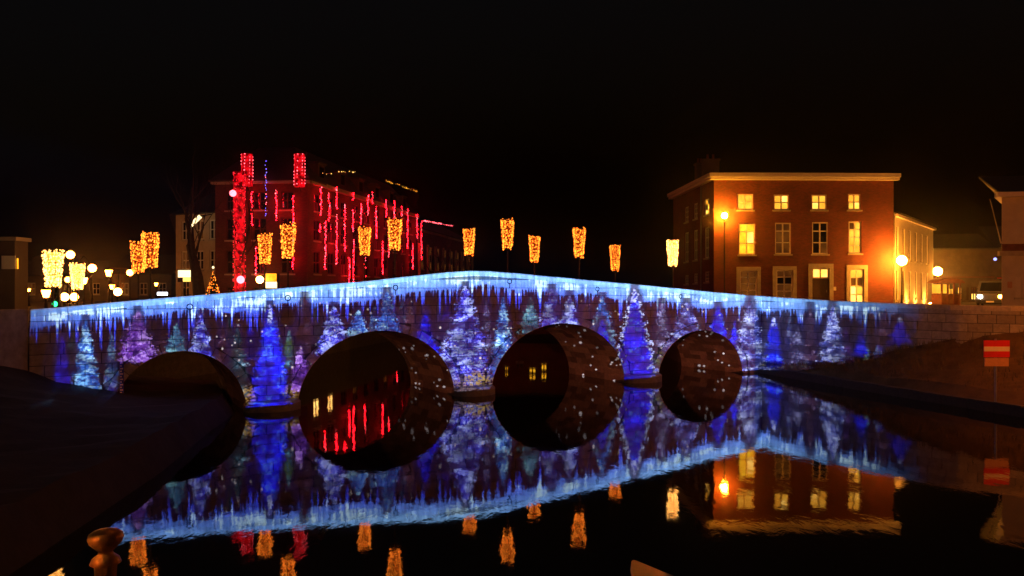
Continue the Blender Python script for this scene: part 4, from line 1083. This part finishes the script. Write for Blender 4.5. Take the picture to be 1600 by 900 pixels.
# small lit christmas tree
p = at_px(333, 462, 56); ztop = at_px(333, 420, 56).z
t = thing('christmas_tree', (p.x, p.y, QL), 'small fir tree covered in golden lights in front of the ochre house', 'tree')
MB().tube([(p.x, p.y, QL), (p.x, p.y, ztop)], [.12, .02], 8).build('trunk', 'bark', t)
fm = MB(); bm = MB(); r = random.Random(8); hh = ztop - QL - .4
for k in range(700):
    q = r.random() ** .7; rad = (1 - (1 - q)) * .75; th = r.uniform(0, 6.28); z = ztop - q * hh
    a = Vector((p.x + rad * .15 * math.cos(th), p.y + rad * .15 * math.sin(th), z)); b_ = Vector((p.x + rad * math.cos(th), p.y + rad * math.sin(th), z - .15))
    s_ = Vector((-math.sin(th), math.cos(th), 0)) * .06; fm.quad([a, b_ - s_, b_ + s_])
    if k % 3 == 0: bm.octa(b_, r.uniform(.02, .04))
fm.build('crown', 'fir_green', t); tag(bm.build('fairy_lights', 'bulb_warm', t), kind='stuff')
MB().lathe([(.02, 0), (.1, .1), (.02, .2)], (p.x, p.y, ztop), 6).build('tree_top', 'sign_lit', t)
# slanting white lamp on the roof edge of the ochre house
a, b_ = at_px(297, 353, 62.8), at_px(313, 338, 62.8)
t = thing('slanted_light_bar', tuple(a), 'short white light bar slanting up at the left of the red lights', 'light bar')
MB().tube([a, b_], .16, 10).build('tube', 'sign_lit', t); MB().tube([b_, (b_.x + .3, b_.y + 1.5, b_.z + .3)], .04, 6).build('bracket', 'black_iron', t)

# ------------------------------------------------------------------ street lamps
def street_lamp(px, y, d, rad, mat, label, ground, kind='globe', group=None, name='street_lamp'):
    c = at_px(px, y, d); t = thing(name, (c.x, c.y, ground), label, 'street lamp', group)
    MB().lathe([(.16, 0), (.16, .1), (.1, .2), (.085, .9), (.055, 1.0), (.05, c.z - ground - rad - .12), (.09, c.z - ground - rad - .06), (.1, c.z - ground - rad)], (c.x, c.y, ground), 12).build('post', 'black_iron', t)
    if kind == 'globe':
        MB().lathe([(rad * math.sin(a), -rad * math.cos(a)) for a in np.linspace(.05, 3.09, 11)], tuple(c), 16).build('globe', mat, t, smooth=True)
        MB().lathe([(rad * .35, 0), (rad * .3, .05), (.02, .14)], (c.x, c.y, c.z + rad * .98), 10).build('cap', 'black_iron', t)
    else:
        MB().lathe([(rad * .55, -rad), (rad, rad * .6), (rad * .9, rad * .7)], tuple(c), 8).build('lantern', mat, t)
        MB().lathe([(rad * 1.15, 0), (rad * .5, rad * .6), (.02, rad * .85)], (c.x, c.y, c.z + rad * .72), 8).build('cap', 'black_iron', t)
    return t
street_lamp(1132, 337, 61.3, .24, 'lamp_sodium', 'orange street lamp burning in front of the left corner of the brick house', QR)
street_lamp(1409, 407, 61.0, .36, 'lamp_corner', 'white globe street lamp at the corner of brick house and white annex', QR)
street_lamp(1465, 424, 78, .42, 'lamp_far', 'white globe street lamp just right of the white annex', QR)
G2 = 'street lamps in the town on the left'
for (px, y, d, rad, mat, lab) in [(110, 398, 52, .26, 'globe_warm', 'highest globe lamp on the left, just right of the blinding basket'), (144, 419, 60, .30, 'globe_warm', 'globe lamp second highest on the left, above the over-bright basket'),
      (170, 426, 70, .32, 'globe_warm', 'lantern lamp above and left of the unlit wire basket'), (203, 426, 78, .30, 'globe_warm', 'globe lamp left of the two overlapping baskets'),
      (131, 438, 66, .30, 'globe_warm', 'lantern lamp touching the right side of the over-bright basket'), (106, 437, 90, .32, 'globe_orange', 'small orange globe lamp between the two brightest baskets'),
      (72, 458, 44, .24, 'globe_warm', 'low lantern lamp at the foot of the blinding basket, left side'), (101, 464, 48, .24, 'globe_white', 'low white globe lamp at the foot of the blinding basket, right side'),
      (116, 464, 52, .26, 'globe_warm', 'low globe lamp under the over-bright basket'), (175, 448, 62, .2, 'globe_orange', 'small orange lamp left of the bulb of the unlit basket'),
      (184, 456, 35.6, .17, 'globe_white', 'white bulb lamp under the unlit wire basket'), (244, 444, 80, .18, 'globe_orange', 'small distant lamp right of the overlapping baskets'),
      (45, 453, 75, .16, 'globe_orange', 'tiny orange lamp far left beside the brick pier'), (406, 437, 56.5, .26, 'globe_white', 'white globe lamp beside the lit display case')]:
    street_lamp(px, y, d, rad, mat, lab, QL, 'lantern' if px in (170, 131, 72, 175, 244, 45) else 'globe', G2)
# traffic light
c = at_px(88, 470, 33)
t = thing('traffic_light', (c.x, c.y, QL), 'traffic light showing green at the foot of the blinding basket', 'traffic light')
MB().tube([(c.x, c.y, QL), (c.x, c.y, c.z + .6)], .06, 8).build('post', 'black_iron', t)
MB().box(c.x - .16, c.x + .16, c.y - .1, c.y + .1, c.z - .3, c.z + .65).build('housing', 'black_iron', t, bevel=.02)
for k, (z, mt) in enumerate(((-.13, 'led_green'), (.17, 'glass_dark'), (.47, 'glass_dark'))):
    mb = MB(); mb.tube([(c.x, c.y - .1, c.z + z), (c.x, c.y - .13, c.z + z)], .11, 14); mb.build('lens', mt, t)
# small blue-white floodlight over the parapet
c = at_px(254, 459, 36); t = thing('floodlight', (c.x, c.y, QL), 'small blue-white floodlight just above the left parapet', 'floodlight')
MB().box(c.x - .26, c.x + .26, c.y, c.y + .15, c.z - .1, c.z + .1).build('housing', 'black_iron', t); MB().box(c.x - .23, c.x + .23, c.y - .03, c.y - .003, c.z - .07, c.z + .07).build('lens', 'led_white', t); MB().tube([(c.x, c.y + .1, QL), (c.x, c.y + .1, c.z)], .04, 6).build('post', 'black_iron', t)

# ------------------------------------------------------------------ left edge: brick pier with a plate
c = at_px(6, 470, 29.5); zt4 = at_px(8, 376, 29.5).z
t = thing('brick_pier', (c.x, c.y, 3.25), 'tall dim brick pier with a square plate at the left edge', 'pier')
MB().box(c.x - .6, c.x + .42, 29.5, 30.3, 3.0, zt4).build('shaft', 'dark_brick', t, bevel=.02)
MB().box(c.x - .68, c.x + .50, 29.42, 30.38, zt4 + .002, zt4 + .14).build('cap_stone', 'pale_stone', t)
q = at_px(13, 410, 29.45); MB().box(q.x - .25, q.x + .25, 29.44, 29.496, q.z - .25, q.z + .25).build('plate', 'sign_white', t)
q = at_px(27, 412, 29.7); MB().box(q.x - .03, q.x + .05, 29.6, 29.7, q.z - .2, q.z + .2).build('lamp_strip', 'lit_glass_yellow', t)

# ------------------------------------------------------------------ waterway sign on the right bank
c = at_px(1557, 545, 31.6)
t = thing('waterway_sign', (c.x, c.y, .3), 'red board with white bar and pale plate below, standing by the right bank', 'sign')
MB().tube([(c.x, c.y + .06, -.5), (c.x, c.y + .06, c.z + .4)], .045, 8).build('pole', 'zinc', t)
MB().box(c.x - .52, c.x + .52, c.y - .02, c.y + .01, c.z - .34, c.z + .34).build('board', 'sign_red', t)
MB().box(c.x - .515, c.x + .515, c.y - .026, c.y - .0205, c.z - .10, c.z + .09).build('white_bar', 'sign_white', t)
MB().box(c.x - .48, c.x + .48, c.y - .02, c.y + .01, c.z - .70, c.z - .37).build('lower_plate', 'panel_paint', t)

# ------------------------------------------------------------------ right background: shops, kiosk, van
shops = thing('shop_row', (49, 86, QR), 'distant row of low shops with lit windows between annex and white corner building', 'building')
gf = Face((44.0, 84), (58, 82)); ops = [(gf.u_px(a), gf.u_px(b_), gf.z_px((a + b_) / 2, 469), gf.z_px((a + b_) / 2, t_)) for a, b_, t_ in ((1480, 1493, 450), (1496, 1504, 448), (1510, 1514, 449), (1517, 1526, 448), (1531, 1539, 450), (1546, 1556, 452))]
gf.wall(QR, 9.2, ops).build('front_wall', 'dark_render', shops)
for o, g in zip(ops, (['shop_window', L_], [L_, B_], ['tail_red'], [B_, D_], [D_, L_], [L_])): gf.window(shops, *o, g, 2, 2, frame='oak_door', sill=False)
roof_slab(shops, [gf.p(-.3, .4, 9.2), gf.p(7, .4, 9.2), gf.p(7, -4, 11.0), gf.p(-.3, -4, 11.0)]); roof_slab(shops, [gf.p(7.05, .4, 9.2), gf.p(gf.w, .4, 9.2), gf.p(gf.w, -4, 11.8), gf.p(7.05, -4, 11.8)])
mb = MB(); gf.box(mb, .2, 6.6, .003, .9, 6.1, 6.2); mb.build('awning', 'kiosk_wood', shops); mb = MB(); gf.box(mb, 7.2, 12.6, .003, .9, 6.0, 6.1); mb.build('awning', 'sign_red', shops)
c = at_px(1479, 470, 66)
t = thing('market_kiosk', (c.x, c.y, QR), 'small dark wooden kiosk with a rounded roof under the distant globe lamp', 'kiosk')
for q in (-.75, -.25, .25, .75): MB().box(c.x + q - .06, c.x + q + .06, 65.3, 65.42, QR, QR + 1.9).build('post', 'kiosk_wood', t)
MB().box(c.x - .8, c.x + .8, 65.45, 66.9, QR, QR + 1.0).build('counter', 'kiosk_wood', t)
mb = MB(); pr_ = [(c.x + 1.05 * math.cos(a), QR + 1.9 + .42 * math.sin(a)) for a in np.linspace(math.pi, 0, 10)]
mb.quad([(x, 65.1, z) for x, z in pr_][::-1]); mb.quad([(x, 67.1, z) for x, z in pr_])
for (a, b_) in zip(pr_[:-1], pr_[1:]): mb.quad([(a[0], 65.1, a[1]), (b_[0], 65.1, b_[1]), (b_[0], 67.1, b_[1]), (a[0], 67.1, a[1])])
mb.quad([(c.x - 1.05, 65.1, QR + 1.9), (c.x + 1.05, 65.1, QR + 1.9), (c.x + 1.05, 67.1, QR + 1.9), (c.x - 1.05, 67.1, QR + 1.9)])
mb.build('roof', 'kiosk_wood', t)
MB().box(c.x - .7, c.x + .7, 66.85, 66.95, QR + 1.05, QR + 1.8).build('lit_back_panel', 'lit_glass', t)

c = at_px(1547, 470, 60); vx, vy = c.x, c.y
van = thing('parked_van', (vx, vy, QR), 'pale van facing the viewer with one headlight glaring', 'van')
prof = [(0.0, .35), (0.0, .95), (.12, 1.08), (.75, 1.2), (1.35, 1.95), (1.6, 2.05), (4.6, 2.08), (4.75, 1.9), (4.75, .4), (4.3, .3), (.3, .3)]
VA = R(-36); VC, VS = math.cos(VA), math.sin(VA)
def vanpt(u, y, z): return (vx + (u - .95) * VC - y * VS, vy + (u - .95) * VS + y * VC, QR + z)
VM = Matrix(((VC, -VS, 0, vx), (VS, VC, 0, vy), (0, 0, 1, QR), (0, 0, 0, 1)))
mb = MB(); n_ = len(prof); tap = lambda z: .95 - max(0, z - 1.1) * .13
mb.quad([vanpt(.95 - tap(z), y, z) for y, z in prof]); mb.quad([vanpt(.95 + tap(z), y, z) for y, z in prof][::-1])
for i in range(n_):
    (y0, z0), (y1, z1) = prof[i], prof[(i + 1) % n_]
    mb.quad([vanpt(.95 - tap(z0), y0, z0), vanpt(.95 + tap(z0), y0, z0), vanpt(.95 + tap(z1), y1, z1), vanpt(.95 - tap(z1), y1, z1)])
mb.build('body', 'van_paint', van, bevel=.05)
mb = MB(); mb.quad([vanpt(.2, .76, 1.24), vanpt(1.7, .76, 1.24), vanpt(1.62, 1.28, 1.9), vanpt(.28, 1.28, 1.9)])
mb.v = [(x + VS * .035, y - VC * .035, z + .03) for x, y, z in mb.v]; mb.build('windscreen', 'glass_dark', van)
for q, mt in ((.28, 'headlight'), (1.62, 'globe_warm')): MB().tube([vanpt(q, -.05, .85), vanpt(q, .05, .85)], .15, 12).build('headlight', mt, van)
MB().box(-.9, .9, -.1, .02, .36, .58, VM).build('bumper', 'rubber', van); MB().box(-.26, .26, -.115, -.102, .4, .52, VM).build('number_plate', 'sign_white', van)
for q in (.02, 1.7):
    for y in (.85, 3.7):
        w = MB().tube([vanpt(q, y, .33), vanpt(q + .19, y, .33)], .33, 18).build('wheel', 'rubber', van); MB().tube([vanpt(q - .01, y, .33), vanpt(q + .2, y, .33)], .19, 12).build('rim', 'zinc', w)
for q in (-.03, 1.83): MB().box(q - .95, q - .85, 1.1, 1.25, 1.2, 1.5, VM).build('mirror', 'rubber', van)
c = at_px(1555, 405, 56); t = thing('blue_lamp', (c.x, c.y, c.z), 'tiny blue lamp high beside the white corner building', 'lamp')
MB().lathe([(.11 * math.sin(a), -.11 * math.cos(a)) for a in np.linspace(.05, 3.09, 8)], tuple(c), 10).build('bulb', 'led_blue', t); MB().tube([(c.x, c.y, c.z + .1), (c.x + 1.0, c.y + .3, c.z + .35)], .03, 6).build('bracket', 'black_iron', t)
# uplights washing the foot of the annex
for i, px in enumerate((1416, 1430, 1444)):
    p = af.p(af.u_px(px), .5, QR); t = thing('ground_uplight', tuple(p), 'ground uplight at the foot of the white annex, %s' % ('nearest the brick house', 'middle one', 'farthest from the brick house')[i], 'uplight', 'uplights along the white annex')
    MB().lathe([(.12, 0), (.12, .06), (.1, .07)], tuple(p), 10).build('body', 'black_iron', t); MB().lathe([(.09, .072), (.085, .09)], tuple(p), 10).build('lens', 'uplight', t)

# distant town silhouettes
def far_house(px0, px1, ytop, d, label, lits, seed):
    a, b_ = at_px(px0, 450, d), at_px(px1, 450, d); zt = 5 + (450 - ytop) * d / F
    t = thing('town_house', ((a.x + b_.x) / 2, d, QL), label, 'house', 'dark town houses in the background'); fc = Face((a.x, d), (b_.x, d)); r = random.Random(seed)
    ops = [(u, u + 1.0, z, z + 1.5) for u in np.arange(1.0, fc.w - 1.4, 2.4) for z in np.arange(QL + .9, zt - 2, 2.9)]
    fc.wall(QL, zt, ops).build('front_wall', 'dark_render', t)
    for o in ops: fc.window(t, *o, [lits] if lits and r.random() < .35 else [K_], 2, 2)
    for x_ in (a.x, b_.x): MB().quad([(x_, d, QL), (x_, d + 8, QL), (x_, d + 8, zt), (x_, d, zt)]).build('side_wall', 'dark_render', t)
    roof_slab(t, [(a.x - .3, d - .3, zt), (b_.x + .3, d - .3, zt), (b_.x + .3, d + 4, zt + 2.6), (a.x - .3, d + 4, zt + 2.6)]); roof_slab(t, [(a.x - .3, d + 8.3, zt), (b_.x + .3, d + 8.3, zt), (b_.x + .3, d + 4, zt + 2.6), (a.x - .3, d + 4, zt + 2.6)])
far_house(30, 100, 430, 98, 'dark town house farthest left behind the blinding basket', D_, 1); far_house(104, 170, 436, 104, 'dark town house behind the left globe lamps', D_, 2); far_house(176, 268, 428, 100, 'dark town house behind the overlapping baskets', D_, 3)
# low houses upstream, seen only mirrored in the third arch
up = thing('riverside_cottage', (1.5, 78, 0.4), 'low cottage upstream with lit windows, mirrored in the third arch', 'house')
fc = Face((-2.2, 78), (6.5, 78)); zr = lambda y: (y - 450) * 78 / F - 5
ops = [(fc.u_px(a), fc.u_px(b_), zr(y0), zr(y1)) for a, b_, y0, y1 in ((788, 795, 573, 588), (807.5, 811, 567, 575), (813, 817, 567, 575), (826, 838, 576, 593), (845, 855, 569, 593))]
fc.wall(.3, 5.6, ops).build('front_wall', 'house_brick', up)
for o in ops: fc.window(up, *o, ['lit_glass_yellow', D_, Yw], 2, 3, frame='oak_door')
for q in (0, 1):
    mb = MB(); x_ = -2.2 + q * 8.7; mb.quad([(x_, 78, .3), (x_, 84, .3), (x_, 84, 5.6), (x_, 78, 5.6)]); mb.build('side_wall', 'house_brick', up)
roof_slab(up, [(-2.6, 77.6, 5.6), (6.9, 77.6, 5.6), (6.9, 84, 6.0), (-2.6, 84, 6.0)])
block('upstream_bank', [(-3.4, 76.8), (11.3, 76.8), (11.3, 200), (-3.4, 200)], .4, -2.5, 'earth')

# ------------------------------------------------------------------ near quay: railing post, information panel, lamp behind the viewer, projector
c = at_px(165, 845, 2.7)
post = thing('railing_post', (c.x, c.y, 3.4), 'bronze railing post with a flattened ball finial at the lower left', 'post')
MB().lathe([(.09, 0), (.09, .05), (.05, .08), (.042, .12), (.042, .45), (.05, .47), (.05, .49), (.036, .52), (.03, .56)], (c.x, c.y, 3.4), 20).build('shaft', 'bronze', post, smooth=True)
zc = c.z
MB().lathe([(.03, 3.95 - zc), (.036, -.085), (.05, -.075), (.044, -.06), (.026, -.045), (.022, -.036), (.034, -.024), (.052, -.006), (.058, .010), (.054, .024), (.040, .034), (.018, .040), (.004, .041)], (c.x, c.y, zc), 28).build('finial', 'bronze', post, smooth=True)
a = at_px(985, 872, 2.45)
pn = thing('information_panel', (a.x + .3, a.y, 3.4), 'corner of an orange-lit information panel at the lower edge', 'panel')
t_ = Vector((.40, -.10, -.135)); w_ = Vector((.02, -.34, -.30)); th = Vector((0, .02, -.03))
pts = []; rc = .02
cs = [Vector(a), Vector(a) + t_, Vector(a) + t_ + w_, Vector(a) + w_]
for i in range(4):
    p0, p1, p2 = cs[i - 1], cs[i], cs[(i + 1) % 4]; d0, d1 = (p0 - p1).normalized() * rc, (p2 - p1).normalized() * rc
    for q in np.linspace(0, 1, 5): pts.append(p1 + d0 * (1 - q) ** 2 + d1 * q ** 2)
mb = MB(); mb.quad(pts); mb.quad([p + th for p in pts][::-1])
for i in range(len(pts)): mb.quad([pts[i], pts[i] + th, pts[(i + 1) % len(pts)] + th, pts[(i + 1) % len(pts)]])
mb.build('board', 'panel_paint', pn)
for q in (.12, .3):
    b0 = Vector(a) + t_ * (q / .4) + w_ * .5 + th; MB().tube([b0, (b0.x, b0.y, 3.4)], .025, 8).build('leg', 'black_iron', pn)

def short_lamp(x_, y_, z0, z1, rad, mat, label):
    q = thing('quay_lamp', (x_, y_, z0), label, 'street lamp', 'lamps outside the picture')
    MB().lathe([(.12, 0), (.12, .1), (.07, .25), (.045, .4), (.045, z1 - z0 - rad - .02), (.07, z1 - z0 - rad)], (x_, y_, z0), 12).build('post', 'black_iron', q)
    MB().lathe([(rad * math.sin(a_), -rad * math.cos(a_)) for a_ in np.linspace(.05, 3.09, 11)], (x_, y_, z1), 14).build('globe', mat, q, smooth=True)
short_lamp(-4.3, -0.2, 3.4, 6.0, .14, 'lamp_quay', 'warm globe lamp on the viewing quay left of the viewer')
short_lamp(26.0, 24.5, 1.2, 8.2, .3, 'lamp_bank', 'warm globe lamp on the embankment beyond the right edge')

pj = thing('projector', (PJ[0], PJ[1] - .5, 3.4), 'black light projector on a tripod behind the viewer', 'projector')
fd = Vector((fw[0], fw[1], 0)).normalized(); cpj = Vector(PJ) - fd * .12
M = Matrix(((fd.y, fd.x, 0, cpj.x), (-fd.x, fd.y, 0, cpj.y), (0, 0, 1, cpj.z), (0, 0, 0, 1)))
MB().box(-.25, .25, -.75, -.05, -.14, .14, M).build('housing', 'black_iron', pj, bevel=.02)
MB().tube([cpj - fd * .05, cpj + fd * .03], .09, 18).build('lens_barrel', 'zinc', pj)
for q in (0, 2.1, 4.2): MB().tube([cpj - fd * .4 + Vector((0, 0, -.14)), (cpj.x - fd.x * .4 + .5 * math.cos(q), cpj.y - fd.y * .4 + .5 * math.sin(q), 3.4)], .02, 6).build('leg', 'black_iron', pj)

# ------------------------------------------------------------------ thin volume added to imitate lens bloom round the lamps
hz = MB().box(-300, 300, -70, 310, -3.5, 20.5).build('bloom_haze', 'old_stone', None)
m = bpy.data.materials.new('bloom_air'); m.use_nodes = True; nt = m.node_tree; nt.nodes.clear()
out = nt.nodes.new('ShaderNodeOutputMaterial'); pv = nt.nodes.new('ShaderNodeVolumePrincipled')
pv.inputs['Color'].default_value = (0.85, 0.87, 0.9, 1); pv.inputs['Density'].default_value = 0.0005; pv.inputs['Anisotropy'].default_value = 0.96
nt.links.new(pv.outputs[0], out.inputs['Volume'])
hz.data.materials.clear(); hz.data.materials.append(m); tag(hz, kind='stuff')
